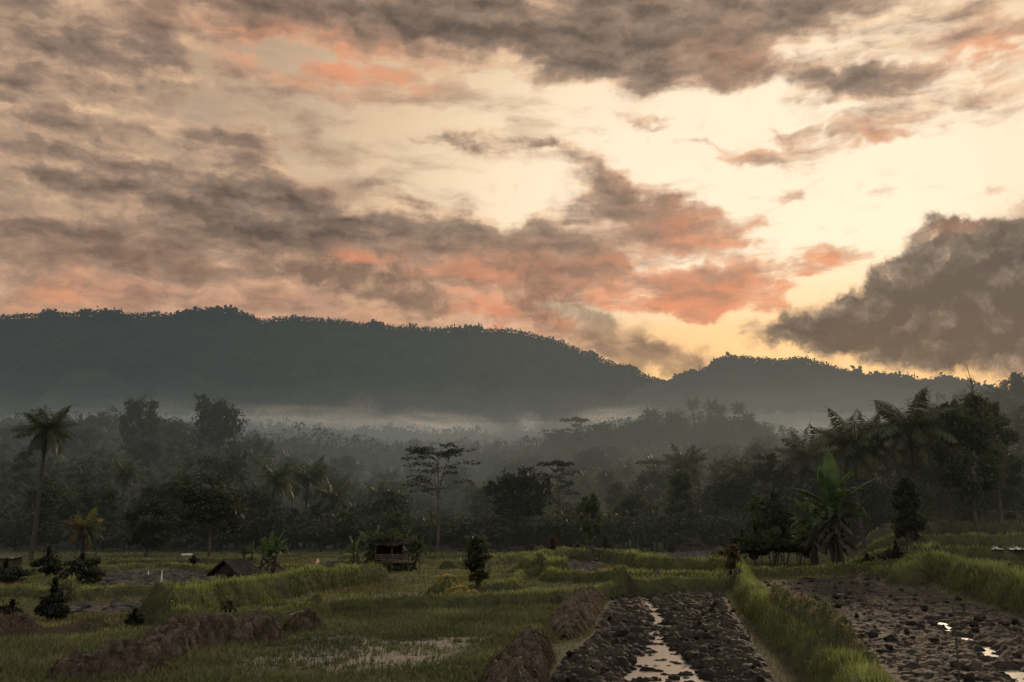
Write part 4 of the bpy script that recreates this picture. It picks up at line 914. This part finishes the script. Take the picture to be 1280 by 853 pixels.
def build_plants():
    hero_palm('tall coconut palm with a slender trunk standing alone at the far left',38,702,512,11,L=2.9,nf=30,lean=.3)
    hero_palm('short palm with a yellow heart and rusty fronds beside the left shrubs',100,708,643,12,L=2.0,nf=22,lean=.1,gold=4,r=.12)
    hero_palm('coconut palm above the dark belt, left of a lower palm',383,690,574,13,L=4.0,nf=26,y=108)
    hero_palm('lower coconut palm leaning beside the palm above the dark belt',424,690,598,14,L=3.6,nf=24,y=104,lean=.8)
    hero_palm('dense coconut palm in the hazy wood behind the middle field huts',855,690,560,15,L=4.4,nf=30,y=122)
    hero_palm('coconut palm with a pale straight trunk above the field corner',907,690,576,16,L=3.8,nf=26,y=112,lean=.2)
    hero_palm('thin coconut palm right of the palm with the pale trunk',943,690,590,17,L=3.0,nf=18,y=118)
    hero_palm('reddish fronded coconut palm left of the big palm over the banana clump',1012,690,543,18,L=4.4,nf=28,y=96,mt='leaf_palm')
    hero_palm('big coconut palm with raised fronds rising behind the banana clump',1076,700,517,19,L=4.4,nf=28,y=76,lean=.6,rz=1.0)
    hero_palm('tall coconut palm with a bare dark trunk above the column shaped tree',1145,700,493,20,L=4.8,nf=28,y=74,lean=.2)
    hero_palm('coconut palm with yellowing fronds pressed against the big dark tree',1184,700,512,24,L=4.0,nf=18,y=80,gold=3)
    hero_palm('small palm tuft in front of the dark belt right of the flat topped tree',597,690,668,26,L=1.6,nf=16,y=78,lean=.05,r=.1)
    make=place; S=[('broad',2,265,607,70,'round headed tree with its trunk showing, behind the left terraces above the tiny pale stand',1.0),
     ('broad',3,190,619,78,'dark dense round tree in the belt right of the rusty palm',1.15),
     ('broad',4,167,499,200,'tall open crowned tree breaking the left skyline of the wood',.62),
     ('broad',2,268,501,205,'dome crowned tall tree breaking the skyline, right of its open neighbour',.58),
     ('albizia',0,547,553,84,'tall flat topped tree with layered sprays rising above the middle belt',.80),
     ('albizia',1,698,573,108,'narrow tiered tree with short layered branches near the centre',.80),
     ('broad',7,738,612,70,'small dark crowned tree with a bare trunk behind the brush pile',.62),
     ('broad',7,1213,485,74,'big dark broadleaf tree at right with leaning stems below its crown',.75),
     ('broad',1,1245,500,88,'dark tree at the right edge between the big tree and the hill',1.0),
     ('broad',0,1165,520,92,'round dark tree behind the yellowing palm',.95),
     ('broad',4,1110,560,104,'low broad tree behind the trunks of the right palms',1.1),
     ('broad',2,985,575,100,'wide dark tree behind the reddish palm',1.0),
     ('broad',0,950,552,190,'round dark tree heading the slope behind the pale trunked palm',.9),
     ('broad',1,30,560,120,'dark tree behind the lone tall palm at left',1.0),
     ('albizia',1,722,520,330,'flat topped tree silhouetted small on the misty centre ridge',.9),
     ('albizia',1,818,572,165,'wide flat crown in the haze left of the dense palm',.75)]
    for kind,v,px,top,Y,lab,sc in S:
        x=P3(px,600,Y)[0]; z=gz1(x,Y); H={'broad':[10,11,9,8,12,9.5,7,11],'albizia':[12,13]}[kind][v]; want=P3(px,top,Y)[2]-z; k=want/(H*1.03); s=(sc if False else k); make(kind,v,x,Y,lab,sc=((s*sc) if kind=='broad' else s*.95,)*2+(s,),rz=.3*v,z=z-.05)
    rng=RS(3)
    bush('young_tree','slim young tree with upright leaves in front of the golden straw heap',596,747,2.45,1.0,1300,rng,'tree',size=.13,base=.24,shape='col',stems=8,mt='leaf_mid')
    bush('bush','dark leafy bush standing alone in the left paddies',65,775,1.30,1.0,3000,rng,size=.10,seed=5)
    bush('bush','round dark bush at the left edge above the brown bank',12,786,.80,1.0,2200,rng,size=.09,seed=6)
    bush('bush','low dark bush in the grass left of the curved bund',168,783,.50,.62,1400,rng,size=.07,seed=7)
    bush('bush','dark rounded bush on the slope of the curved bund',286,776,.62,1.0,1700,rng,size=.08,seed=8)
    bush('bush','large dark shrub under the short rusty palm',100,729,1.6,1.9,3200,rng,size=.13,seed=9)
    bush('bush','tall dark shrub behind the lone leafy bush at left',58,722,1.75,1.5,2600,rng,size=.13,seed=10)
    bush('bush','grey green shrub at the left edge under the tall palm',5,728,1.1,2.2,2400,rng,size=.12,seed=11)
    bush('column_tree','dark column shaped tree wrapped in leaves by the right terraces',1140,706,5.2,1.9,4600,rng,'tree',size=.20,base=.10,shape='col',stems=7,seed=12)
    bush('bush','wide dark bush at the foot of the column shaped tree',1122,716,1.4,2.1,3600,rng,size=.13,seed=13)
    bush('bush','leafy shrub with pale twigs right of the banana clump',1085,712,.75,1.3,1800,rng,size=.12,mt='leaf_mid',seed=14)
    bush('bush','dense dark bush right of the small dark crowned tree',757,697,1.9,1.0,1800,rng,size=.16,seed=15)
    bush('bush','pale leafy shrub left of the small dark crowned tree',722,699,1.2,1.2,900,rng,size=.2,mt='leaf_mid',seed=16)
    bush('red_leaf_shrub','narrow red topped shrub on the far bund near the centre',691,703,1.15,.55,1100,rng,'shrub',mt='leaf_red',size=.09,shape='col',seed=17)
    bush('withered_plant','withered brown plant standing at the corner of the middle bund',918,731,1.5,.55,1100,rng,'plant',mt='withered',size=.14,base=.05,shape='col',seed=18)
    bush('withered_plant','reddish dry plant drooping left of the withered corner plant',903,712,1.15,.9,1200,rng,'plant',mt='withered',size=.15,base=.25,seed=19)
    bush('bush','small dark round bush left of the low field hut',839,691,.85,.8,700,rng,size=.14,seed=20)
    bush('bush','small round bush on a reddish stem in the far left field',241,712,.62,.5,500,rng,size=.11,base=.35,seed=21)
    bush('bush','low broad leaved plant on the bund behind the ploughed mud',838,735,.35,.75,600,rng,size=.12,mt='leaf_mid',seed=22)
    # the row of clipped low trees before the banana clump
    for i,(px,py,H,W) in enumerate([(930,708,2.3,2.2),(947,709,2.6,2.4),(964,707,2.7,2.5),(982,709,2.6,2.5),(1001,708,2.5,2.4)]):
        lab=['low round tree at the left end of the shady row','second low tree from the left in the shady row','middle low tree of the shady row','fourth low tree of the shady row, before the last','low round tree at the right end of the shady row, touching the bananas'][i]
        bush('low_tree',lab,px,py,H,W,4800,rng,'tree',size=.16,base=.33,mt='leaf_mid',group='row of low trees beside the banana clump',stems=4,seed=30+i)
    bush('feathery_shrub','feathery dark shrub standing above the row of low trees',972,704,5.0,3.2,3200,rng,'shrub',size=.26,base=.45,shape='round',mt='leaf_mid',seed=40)
    banana('banana_plant','big banana clump with one broad upright green leaf right of the low trees',1048,713,71,H=7.0,stems=5,nl=6,L=3.2,spread=.7,special=[(1.45,1.46,3.9,.55,.15),(1.9,1.25,3.0,.45,.4),(.05,.85,4.0,.30,.8),(3.1,.8,3.2,.3,.9)])
    banana('banana_plant','banana plant with low arching leaves at the left of the big clump',1022,711,72,H=4.8,stems=3,nl=6,L=2.6)
    banana('banana_plant','banana plant with a tall pale central leaf beside the thatched hut',336,723,73,H=2.4,stems=3,nl=8,L=1.25,spread=.3,special=[(1.5,1.45,1.3,.16,.1)])
    banana('banana_plant','small banana plant growing behind the thatched hut',303,716,74,H=2.0,stems=2,nl=7,L=1.0,spread=.3)
    banana('banana_plant','banana plant with spreading leaves left of the field shelter',466,712,75,H=2.3,stems=2,nl=8,L=1.7,spread=.3)
    banana('banana_plant','banana plant leaning over the right side of the field shelter',519,713,76,H=2.0,stems=1,nl=6,L=1.2)
    banana('banana_plant','low banana plant spreading behind the left flank of the field shelter',441,708,77,H=1.7,stems=2,nl=6,L=1.4)
    banana('banana_plant','banana plant behind the field shelter roof',503,706,78,H=2.8,stems=1,nl=7,L=1.5)
    banana('banana_plant','small banana plant right of the column shaped tree',1168,697,79,H=2.6,stems=2,nl=6,L=1.7)
def build_structures():
    # thatched hut on the left
    def roof(mb,L,W,zr,ze,over=.2,th=.07,yoff=0):
        for s in(-1,1):
            a=np.array([(-L/2-over,yoff,zr),(L/2+over,yoff,zr),(L/2+over,yoff+s*(W/2+over),ze),(-L/2-over,yoff+s*(W/2+over),ze)]); b=a-(0,0,th)
            g=12; P=[]
            for i in range(g+1):
                for j in range(g+1):
                    u,v=i/g,j/g; p=(a[0]*(1-u)+a[1]*u)*(1-v)+(a[3]*(1-u)+a[2]*u)*v; P.append(p+(0,0,random.uniform(-.02,.02)*(1+2*(j==g))-.05*math.sin(u*PI)))
            n=len(P); P2=[p-(0,0,th) for p in P]; I=lambda i,j:i*(g+1)+j
            q=[(I(i,j),I(i+1,j),I(i+1,j+1),I(i,j+1)) for i in range(g) for j in range(g)]; q+=[tuple(n+k for k in f[::-1]) for f in q]
            q+=[(I(i,g),I(i+1,g),n+I(i+1,g),n+I(i,g)) for i in range(g)]+[(I(0,j),I(0,j+1),n+I(0,j+1),n+I(0,j)) for j in range(g)]+[(I(g,j),n+I(g,j),n+I(g,j+1),I(g,j+1)) for j in range(g)]
            mb.add(P+P2,q=q)
        r=RS(8); p=np.c_[r.uniform(-L/2-over,L/2+over,500),np.zeros(500),np.zeros(500)]; sd=r.choice([-1,1],500); k=r.uniform(0,1,500); p[:,1]=yoff+sd*(W/2+over)*k; p[:,2]=zr+(ze-zr)*k+.01
        blades(mb,p,-.14,.02,r,r.uniform(.6,1.5,500),.8)
    random.seed(4)
    x,y=G(293,731); z=gz1(x,y); e=empty('thatched_hut',(x,y,z-.05),1.15,.86); tag(e,'low thatched field hut with an open side left of the banana plant','hut')
    r=MB(); roof(r,1.5,1.7,1.50,.70,.25); r.build('roof',M['thatch'],e)
    for sx in(-1,1):
        for sy in(-1,1): p=MB(); tube(p,[(sx*.72,sy*.72,-.2),(sx*.72,sy*.72,.78)],.035,6); p.build('post',M['wood'],e)
    w=MB(); box(w,(0,.74,.30),(1.4,.03,.8)); w.build('wall',M['wood'],e); w=MB(); box(w,(-.76,.32,.30),(.03,.8,.8)); w.build('wall',M['wood'],e)
    g=MB(); g.add([(-.72,-.72,.72),(-.72,.72,.72),(-.72,0,1.36)],t=[(0,1,2)]); g.build('gable',M['thatch'],e)
    g=MB(); box(g,(.3,0,.25),(1.1,1.1,.05)); g.build('platform',M['wood'],e)
    # shelter in the centre
    x,y=G(493,714); z=gz1(x,y); e=empty('field_shelter',(x,y,z),-.1); tag(e,'dark wooden field shelter half hidden by banana leaves','shelter')
    r=MB(); roof(r,2.1,1.6,2.0,1.62,.22); r.build('roof',M['thatch'],e)
    for sx in(-1,0,1):
        for sy in(-1,1): p=MB(); tube(p,[(sx*1.0,sy*.75,-.2),(sx*1.0,sy*.75,1.68)],.045,6); p.build('post',M['wood'],e)
    p=MB(); box(p,(0,0,.55),(2.2,1.6,.07)); p.build('platform',M['wood'],e)
    p=MB(); [box(p,(0,-.77,.72+.13*i),(2.1,.03,.09)) for i in range(3)]; p.build('railing',M['wood'],e)
    p=MB(); box(p,(-.35,.76,1.15),(1.3,.03,1.0)); p.build('back_wall',M['thatch'],e)
    p=MB(); box(p,(-1.02,.0,1.1),(.03,1.3,1.0)); p.build('side_wall',M['thatch'],e)
    r=RS(6); p=MB(); q=np.c_[r.uniform(-1.2,1.2,900),r.uniform(-.9,.9,900),r.uniform(.0,.5,900)]; leaves(p,q,.16,r); p.build('leaf_litter',M['leaf_dark'],e)
    r=RS(16); p=MB(); q=np.c_[r.normal(-.6,.55,900),r.normal(0,.7,900),1.95+r.normal(0,.16,900)]; leaves(p,q,.20,r,flat=.3); q=np.c_[r.normal(-1.25,.25,600),r.uniform(-.9,.9,600),r.uniform(.3,1.9,600)]; leaves(p,q,.2,r); q=np.c_[r.normal(1.2,.18,260),r.uniform(-.9,.6,260),r.uniform(.9,1.9,260)]; leaves(p,q,.2,r); p.build('vine',M['leaf_mid'],e)
    # leaning poles by the shelter
    def pole(lab,a,b,rad,m='wood',name='pole',twig=None):
        st=MB(); tube(st,curve_pts(a,b,(.03,0,.0),6),np.linspace(rad,rad*.6,6),6); 
        if twig: tube(st,twig,np.linspace(rad*.5,rad*.2,len(twig)),5)
        return tag(st.build(name,M[m]),lab,name)
    x,y=G(524,719); z=gz1(x,y); pole('thin upright pole just right of the field shelter',(x,y,z-.1),(x,y,z+.95),.035)
    x,y=G(1199,870); z=gz1(x,y); pole('thin bare stake with a side twig in the right ploughed field',(x-.02,y,z-.2),(x+.02,y,z+1.98),.018,twig=[(x,y,z+1.42),(x+.08,y,z+1.47),(x+.17,y,z+1.60),(x+.22,y,z+1.63)],name='stake')
    x,y=G(820,708); z=gz1(x,y); pole('leaning dark stake on the middle terrace bund',(x,y,z),(x+.55,y,z+1.75),.035,name='stake')
    x,y=G(1062,712); z=gz1(x,y); pole('pale bamboo pole propped against the banana clump',(x,y,z-.05),(x-1.0,y+.2,z+1.25),.03,'tin')
    x,y=G(1057,713); z=gz1(x,y); pole('short pale bamboo pole lying at the foot of the bananas',(x,y,z+.02),(x-.45,y-.1,z+.45),.03,'tin')
    # low hut far back in the middle
    x,y=G(862,690); z=gz1(x,y); e=empty('low_hut',(x,y,z),.35); tag(e,'low dark field hut with a pointed roof far back right of centre','hut')
    r=MB(); roof(r,1.5,1.5,1.45,.85,.2); r.build('roof',M['thatch'],e); w=MB(); box(w,(0,0,.42),(1.5,1.3,.9)); w.build('wall',M['wood'],e)
    # low shed at the left edge
    x,y=G(-6,716); z=gz1(x,y); e=empty('low_shed',(x,y,z),.05); tag(e,'low dark shed with a sheet roof at the left edge','shed')
    w=MB(); box(w,(0,0,.4),(2.3,1.3,.95)); w.build('wall',M['wood'],e); r=MB(); box(r,(.05,-.05,.93),(2.7,1.7,.05),tilt=[[1,0,0],[0,.99,-.08],[0,.08,.99]]); r.build('roof',M['wood'],e); r=MB(); box(r,(1.28,-.8,.90),(.2,.1,.07)); r.build('roof_sheet',M['tin'],e)
    # pale sheet roofed stand in the far field
    x,y=G(233,701); z=gz1(x,y); e=empty('sheet_roofed_stand',(x,y,z),.1); tag(e,'tiny stand with a bright pale sheet roof under the left wood','stand')
    r=MB(); box(r,(0,0,.46),(.80,.30,.03),tilt=[[1,0,0],[0,.94,-.34],[0,.34,.94]]); r.build('roof_sheet',M['plastic'],e)
    for sx in(-1,1):
        for sy in(-1,1): p=MB(); tube(p,[(sx*.46,sy*.38,-.1),(sx*.46,sy*.38,.44+sy*.13)],.02,5); p.build('post',M['wood'],e)
    # cloths on sticks that scare the birds
    FL=[(397,710,.50,.16,'white and pink cloth on a stake, the largest bird scare in the far field','pink'),(185,722,.42,.05,'white rag on a thin stake left of two rags in the brown field','white'),(201,737,.95,.05,'white rag on the tallest thin stake in the brown field','white'),
        (576,702,.30,.06,'small white rag behind the young tree','white'),(657,702,.42,.06,'yellowish rag on a stake left of the red topped shrub','plastic'),(679,700,.34,.07,'white rag just left of the red topped shrub','white'),(202,706,.25,.05,'white rag far off on the far left bund','white')]
    for px,py,h,w,lab,mm in FL:
        x,y=G(px,py); z=gz1(x,y); e=empty('bird_scare',(x,y,z)); tag(e,lab,'rag on a stake','rags on stakes that scare birds'); s=MB(); tube(s,[(0,0,-.1),(0,0,h)],.014,5); s.build('stake',M['wood'],e)
        c=MB(); k=8; th=np.arange(k)*2*PI/k; rr=w*(1+.3*np.sin(th*3)); base=np.c_[np.cos(th)*rr,np.sin(th)*rr*.6,np.full(k,h*.35)+.04*np.sin(th*2)]; top=np.c_[np.cos(th)*w*.2,np.sin(th)*w*.2,np.full(k,h*1.02)]
        c.add(np.r_[base,top],q=[(i,(i+1)%k,k+(i+1)%k,k+i) for i in range(k)],t=[(k,k+j,k+j+1) for j in range(1,k-1)]); c.build('cloth',M[mm],e)
    # crumpled plastic sheets on the right terrace
    for i,(px,py,W,lab) in enumerate([(1246,708,.95,'smaller crumpled white sheet on the right terrace, left of the larger one'),(1272,708,1.25,'larger crumpled white sheet on the right terrace at the edge')]):
        x,y=G(px,py); z=gz1(x,y); g=26; r=RS(50+i); U,V=np.meshgrid(np.linspace(-1,1,g),np.linspace(-1,1,g)); m=np.hypot(U,V*.9)
        hh=(np.abs(fbm(U*3+i*9,V*3,4,7+i)-.5)*1.7)*.42*np.clip(1.25-m,0,1)+.02; b=MB(); b.add(np.stack([U*W*.5*(1+.3*fbm(V*2,U,2,3)),V*.5,hh],-1).reshape(-1,3),q=[(a*g+c,a*g+c+1,(a+1)*g+c+1,(a+1)*g+c) for a in range(g-1) for c in range(g-1)])
        zz=max(gz1(x+d,y) for d in(-.4,0,.4)); o=b.build('plastic_sheet',M['plastic'],loc=(x,y,zz-.08)); o.scale=(.8,.8,1.0); tag(o,lab,'plastic sheet')
    # bare leaning top and the bird in the sky
    Y=88; p=P3(1217,492,Y); q=P3(1207,453,Y); st=MB(); x0,y0=P3(1222,600,Y)[0],Y; z0=gz1(x0,y0)
    tube(st,[(x0,y0,z0-.3),(x0-.1,y0,(z0+p[2])/2),p+(0,0,0),(p+q)/2+(.07,0,-.1),q],[.16,.12,.06,.035,.018],6)
    for a in range(16):
        t=RS(a).uniform(.0,.45); b=p+(q-p)*t-(0,0,.9*(.45-t)); th=a*2.4; tube(st,[b,b+(math.cos(th)*.35,math.sin(th)*.3,.3),b+(math.cos(th)*.5,math.sin(th)*.4,.65)],[.03,.02,.008],4,cap=False)
    tag(st.build('bare_tree',M['bark']),'bare leaning tree tip poking above the right skyline','tree')
    e=empty('bird',tuple(P3(1011,441,240)),.6); tag(e,'tiny dark bird flying above the right mountain','bird'); b=MB(); tube(b,[(0,-.28,0),(0,-.15,.03),(0,.05,.03),(0,.25,.0),(0,.36,0)],[.01,.07,.09,.04,.06],8); b.build('body',M['black'],e)
    for s in(-1,1): w=MB(); w.add([(0,-.12,.04),(0,.12,.04),(s*.35,.02,.16),(s*.35,-.14,.16),(s*.72,-.12,.04)],q=[(0,1,2,3)],t=[(3,2,4)]); w.build('wing',M['black'],e)

# ---------------------------------------------------------------- the wood
def zone(px):
    return 'left' if px<430 else ('centre' if px<760 else 'right')
def build_wood():
    rng=RS(88); taken=[]
    lab={'near':{'left':'dark broadleaf tree in the belt along the left field edge','centre':'dark broadleaf tree in the belt behind the centre fields','right':'dark broadleaf tree in the belt behind the right fields'},
         'mid':{'left':'greyish broadleaf tree on the left wooded slope','centre':'greyish broadleaf tree in the valley behind the centre belt','right':'greyish broadleaf tree on the right wooded slope'},
         'far':{'left':'hazy broadleaf tree high on the left wooded slope','centre':'hazy broadleaf tree far down the valley at the centre','right':'hazy broadleaf tree on the misty right ridge'}}
    def go(n,Y0,Y1,H0,H1,kind,key,sep,px0=-40,px1=1320):
        c=0;tries=0
        while c<n and tries<n*40:
            tries+=1; Y=math.sqrt(rng.uniform(Y0*Y0,Y1*Y1)); px=rng.uniform(px0,px1); x=P3(px,600,Y)[0]
            if any((x-a)**2+(Y-b)**2<(sep*(1 if k==kind else .5))**2 for a,b,k in taken): continue
            if Y<150 and (495<px<600 or 675<px<725) and kind=='broad' and key!='far': continue
            if kind=='palm' and Y<150 and 490<px<835: continue
            if Y<90 and 560<px<900: 
                if rng.uniform()<.5: continue
            taken.append((x,Y,kind)); H=rng.uniform(H0,H1)
            # tree tops follow the sight lines of the photograph's belt
            z=gz1(x,Y)
            if kind=='broad':
                v=rng.randint(8); h0=[10,11,9,8,12,9.5,7,11][v]; L=lab[key][zone(px)]; place('broad',v,x,Y,L,L.replace('tree','trees',1),sc=H/h0*rng.uniform(.9,1.15),z=z-.1)
            else:
                v=rng.randint(4); h0=[12.5,11,14.3,9][v]; L=lab[key][zone(px)].replace('broadleaf tree','coconut palm'); place('palm',v,x,Y,L,L.replace('palm','palms',1),sc=H/h0,z=z-.1)
            c+=1
    go(50,88,106,3.2,7.4,'broad','near',3.2); go(34,104,135,4.5,7,'broad','near',5.0); go(44,90,135,5.0,10.5,'palm','near',3.0)
    go(76,135,215,7,11,'broad','mid',7.0); go(50,135,215,8,12,'palm','mid',5.5)
    go(100,215,350,9,14,'broad','far',9.5); go(66,215,350,9,14,'palm','far',7.5)
    for i in range(30):
        px=rng.uniform(690,955); Y=rng.uniform(365,412); x=P3(px,600,Y)[0]; v=rng.randint(8); place('broad',v,x,Y,'broadleaf tree crowning the dark wooded ridge right of centre','broadleaf trees crowning the ridge right of centre',sc=rng.uniform(11,15.5)/[10,11,9,8,12,9.5,7,11][v])
    # the palms that stand out on the misty ridge
    for px,top,Y in [(800,533,400),(818,515,395),(848,511,400),(872,508,405),(893,511,398),(905,516,402),(925,514,400),(940,520,395),(938,560,300),(1030,545,300)]:
        x=P3(px,600,Y)[0]; z=gz1(x,Y); w=P3(px,top,Y)[2]-z; place('palm',rng.randint(3),x,Y,'coconut palm standing out against the mist on the right ridge','coconut palms standing out on the misty right ridge',sc=max(.9,w/12.0),z=z+1.0)
def build_far_forest():
    rng=RS(66)
    def mass(name,label,n,Y0,Y1,H0,H1,q,size,mt,palm=.2,kind='stuff'):
        mb=MB(); Y=np.sqrt(rng.uniform(size=n)*(Y1*Y1-Y0*Y0)+Y0*Y0); px=rng.uniform(-70,1350,n); x=(px-640)/1153*Y; z=gz(x,Y); H=rng.uniform(H0,H1,n)*(.7+.6*fbm(x*.02,Y*.02,2,3))
        isp=rng.uniform(size=n)<palm
        i=np.where(~isp)[0]; R=H[i]*.42
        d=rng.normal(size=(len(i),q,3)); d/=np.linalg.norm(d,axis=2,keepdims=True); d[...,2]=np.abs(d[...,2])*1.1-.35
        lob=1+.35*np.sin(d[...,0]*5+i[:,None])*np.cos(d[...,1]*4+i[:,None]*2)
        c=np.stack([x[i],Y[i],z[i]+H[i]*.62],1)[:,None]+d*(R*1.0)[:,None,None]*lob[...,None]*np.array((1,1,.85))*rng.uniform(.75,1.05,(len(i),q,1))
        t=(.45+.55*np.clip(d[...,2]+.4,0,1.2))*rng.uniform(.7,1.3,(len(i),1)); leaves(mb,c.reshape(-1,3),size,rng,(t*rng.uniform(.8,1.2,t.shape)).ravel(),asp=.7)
        j=np.where(isp)[0]; nf=11; az=rng.uniform(0,6.28,(len(j),nf)); el=rng.uniform(-.5,1.1,(len(j),nf)); L=H[j][:,None]*.26*rng.uniform(.8,1.1,(len(j),nf))
        top=np.stack([x[j],Y[j],z[j]+H[j]*1.05],1)[:,None]; dh=np.stack([np.cos(az)*np.cos(el),np.sin(az)*np.cos(el),np.sin(el)],-1)
        m=top+dh*L[...,None]*.55; tip=m+np.stack([np.cos(az)*L*.5,np.sin(az)*L*.5,-L*.38+0*az],-1); sd=np.stack([-np.sin(az),np.cos(az),0*az],-1)*(L*.11)[...,None]
        tp=np.broadcast_to(top,m.shape); v=np.stack([tp,m-sd,tip,m+sd],2).reshape(-1,3); mb.add(v,q=np.arange(len(v)).reshape(-1,4),c=np.repeat(rng.uniform(.5,1.2,len(v)//4),4))
        w=.14; b=np.stack([x[j],Y[j],z[j]],1); tt=top[:,0]; v=np.stack([b-(w,0,0),b+(w,0,0),tt+(w,0,0),tt-(w,0,0)],1).reshape(-1,3); mb.add(v,q=np.arange(len(v)).reshape(-1,4),c=.6)
        tag(mb.build(name,M[mt]),label,'forest',kind=kind)
    mass('undergrowth','dark bushes and saplings along the edge of the wood',1500,88,118,.8,5.0,120,.34,'leaf_dark',.20)
    mass('undergrowth','bushes and saplings filling the wood behind the fields',3000,112,215,2.5,6.0,80,.6,'leaf_mid',.14)
    mass('undergrowth','bushes and young trees between the trees of the slopes',4200,200,360,4,8.5,44,.95,'leaf_mid',.15)
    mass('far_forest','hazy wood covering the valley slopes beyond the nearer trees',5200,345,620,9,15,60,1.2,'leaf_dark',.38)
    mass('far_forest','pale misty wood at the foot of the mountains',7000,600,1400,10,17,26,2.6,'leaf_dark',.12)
def build_mist():
    """low banks of morning mist: soft drifting volumes between the wood and the mountains"""
    m=bpy.data.materials.new('mist'); m.use_nodes=True; m.node_tree.nodes.clear(); k=Net(m.node_tree); tc=k.new('ShaderNodeTexCoord'); v=tc.outputs['Object']
    n=k.noise(v,1.6,4,.6,out=1); w=k.v('ADD',v,k.v('SCALE',k.v('SUBTRACT',n,(.5,.5,.5)),scale=.9)); g=k.new('ShaderNodeTexGradient',gradient_type='SPHERICAL'); k.put(g.inputs[0],w)
    den=k.m('MULTIPLY',k.ss(g.outputs[1],.0,.8),k.ss(k.noise(v,3.2,4,.6),.35,.7,.25,1.3)); s=k.new('ShaderNodeVolumeScatter'); s.inputs['Color'].default_value=(.98,.96,.92,1); s.inputs['Anisotropy'].default_value=.5; k.put(s.inputs['Density'],k.m('MULTIPLY',den,.0030))
    o=k.new('ShaderNodeOutputMaterial'); k.L.new(s.outputs[0],o.inputs['Volume'])
    import bmesh
    for i,(px,py,W,H,Y,lab) in enumerate([(100,523,90,12,900,'small pale mist bank behind the left treetops'),(200,516,80,17,560,'bright mist bank between the two tall skyline trees'),(390,525,170,17,900,'long bright mist bank at the foot of the left mountain'),(455,516,40,26,950,'rising wisp of mist above the long bank'),
        (560,533,150,15,900,'flat mist bank behind the flat topped tree'),(662,530,45,16,900,'mist puff rising behind the centre ridge'),(760,524,130,11,1100,'broad dim mist bank behind the right ridge'),(1000,540,90,14,620,'mist bank between the right ridge and the right palms')]):
        p=P3(px,py,Y); me=bpy.data.meshes.new('mist_bank'); bm=bmesh.new(); bmesh.ops.create_icosphere(bm,subdivisions=3,radius=1.0); bm.to_mesh(me); bm.free(); me.materials.append(m)
        o=bpy.data.objects.new('mist_bank',me); COL.objects.link(o); o.location=tuple(p); o.scale=(W/1153*Y*1.2,W/1153*Y*.5,H/1153*Y*1.3); o.rotation_euler=(0,0,.3*i); tag(o,lab,'mist',kind='stuff')

# ---------------------------------------------------------------- scene
def main():
    sc=bpy.context.scene; random.seed(1)
    build_sky(); build_camera(); make_materials()
    l=bpy.data.lights.new('sun','SUN'); l.energy=SUN_E; l.angle=math.radians(5); l.color=(1.0,.74,.48); o=bpy.data.objects.new('sun',l); COL.objects.link(o)
    d=(math.sin(SUN_AZ)*math.cos(SUN_EL),math.cos(SUN_AZ)*math.cos(SUN_EL),math.sin(SUN_EL))
    import mathutils
    o.rotation_euler=mathutils.Vector(d).to_track_quat('Z','Y').to_euler()
    build_ground(); build_water(); build_mud(); build_mountains(); build_clods(); build_grass(); build_mounds(); make_protos(); build_plants(); build_structures(); build_wood(); build_far_forest(); build_mist()
    sc.view_settings.view_transform='Standard'; sc.view_settings.look='None'; sc.view_settings.exposure=0; sc.view_settings.gamma=1
    c=sc.cycles; c.max_bounces=5; c.diffuse_bounces=2; c.glossy_bounces=3; c.transmission_bounces=2; c.volume_bounces=1; c.volume_max_steps=64; c.volume_step_rate=2.0; c.transparent_max_bounces=4
    c.use_denoising=True; c.denoiser='OPENIMAGEDENOISE'; c.use_adaptive_sampling=True; c.adaptive_threshold=.02; c.sample_clamp_indirect=4; c.caustics_reflective=False; c.caustics_refractive=False
main()
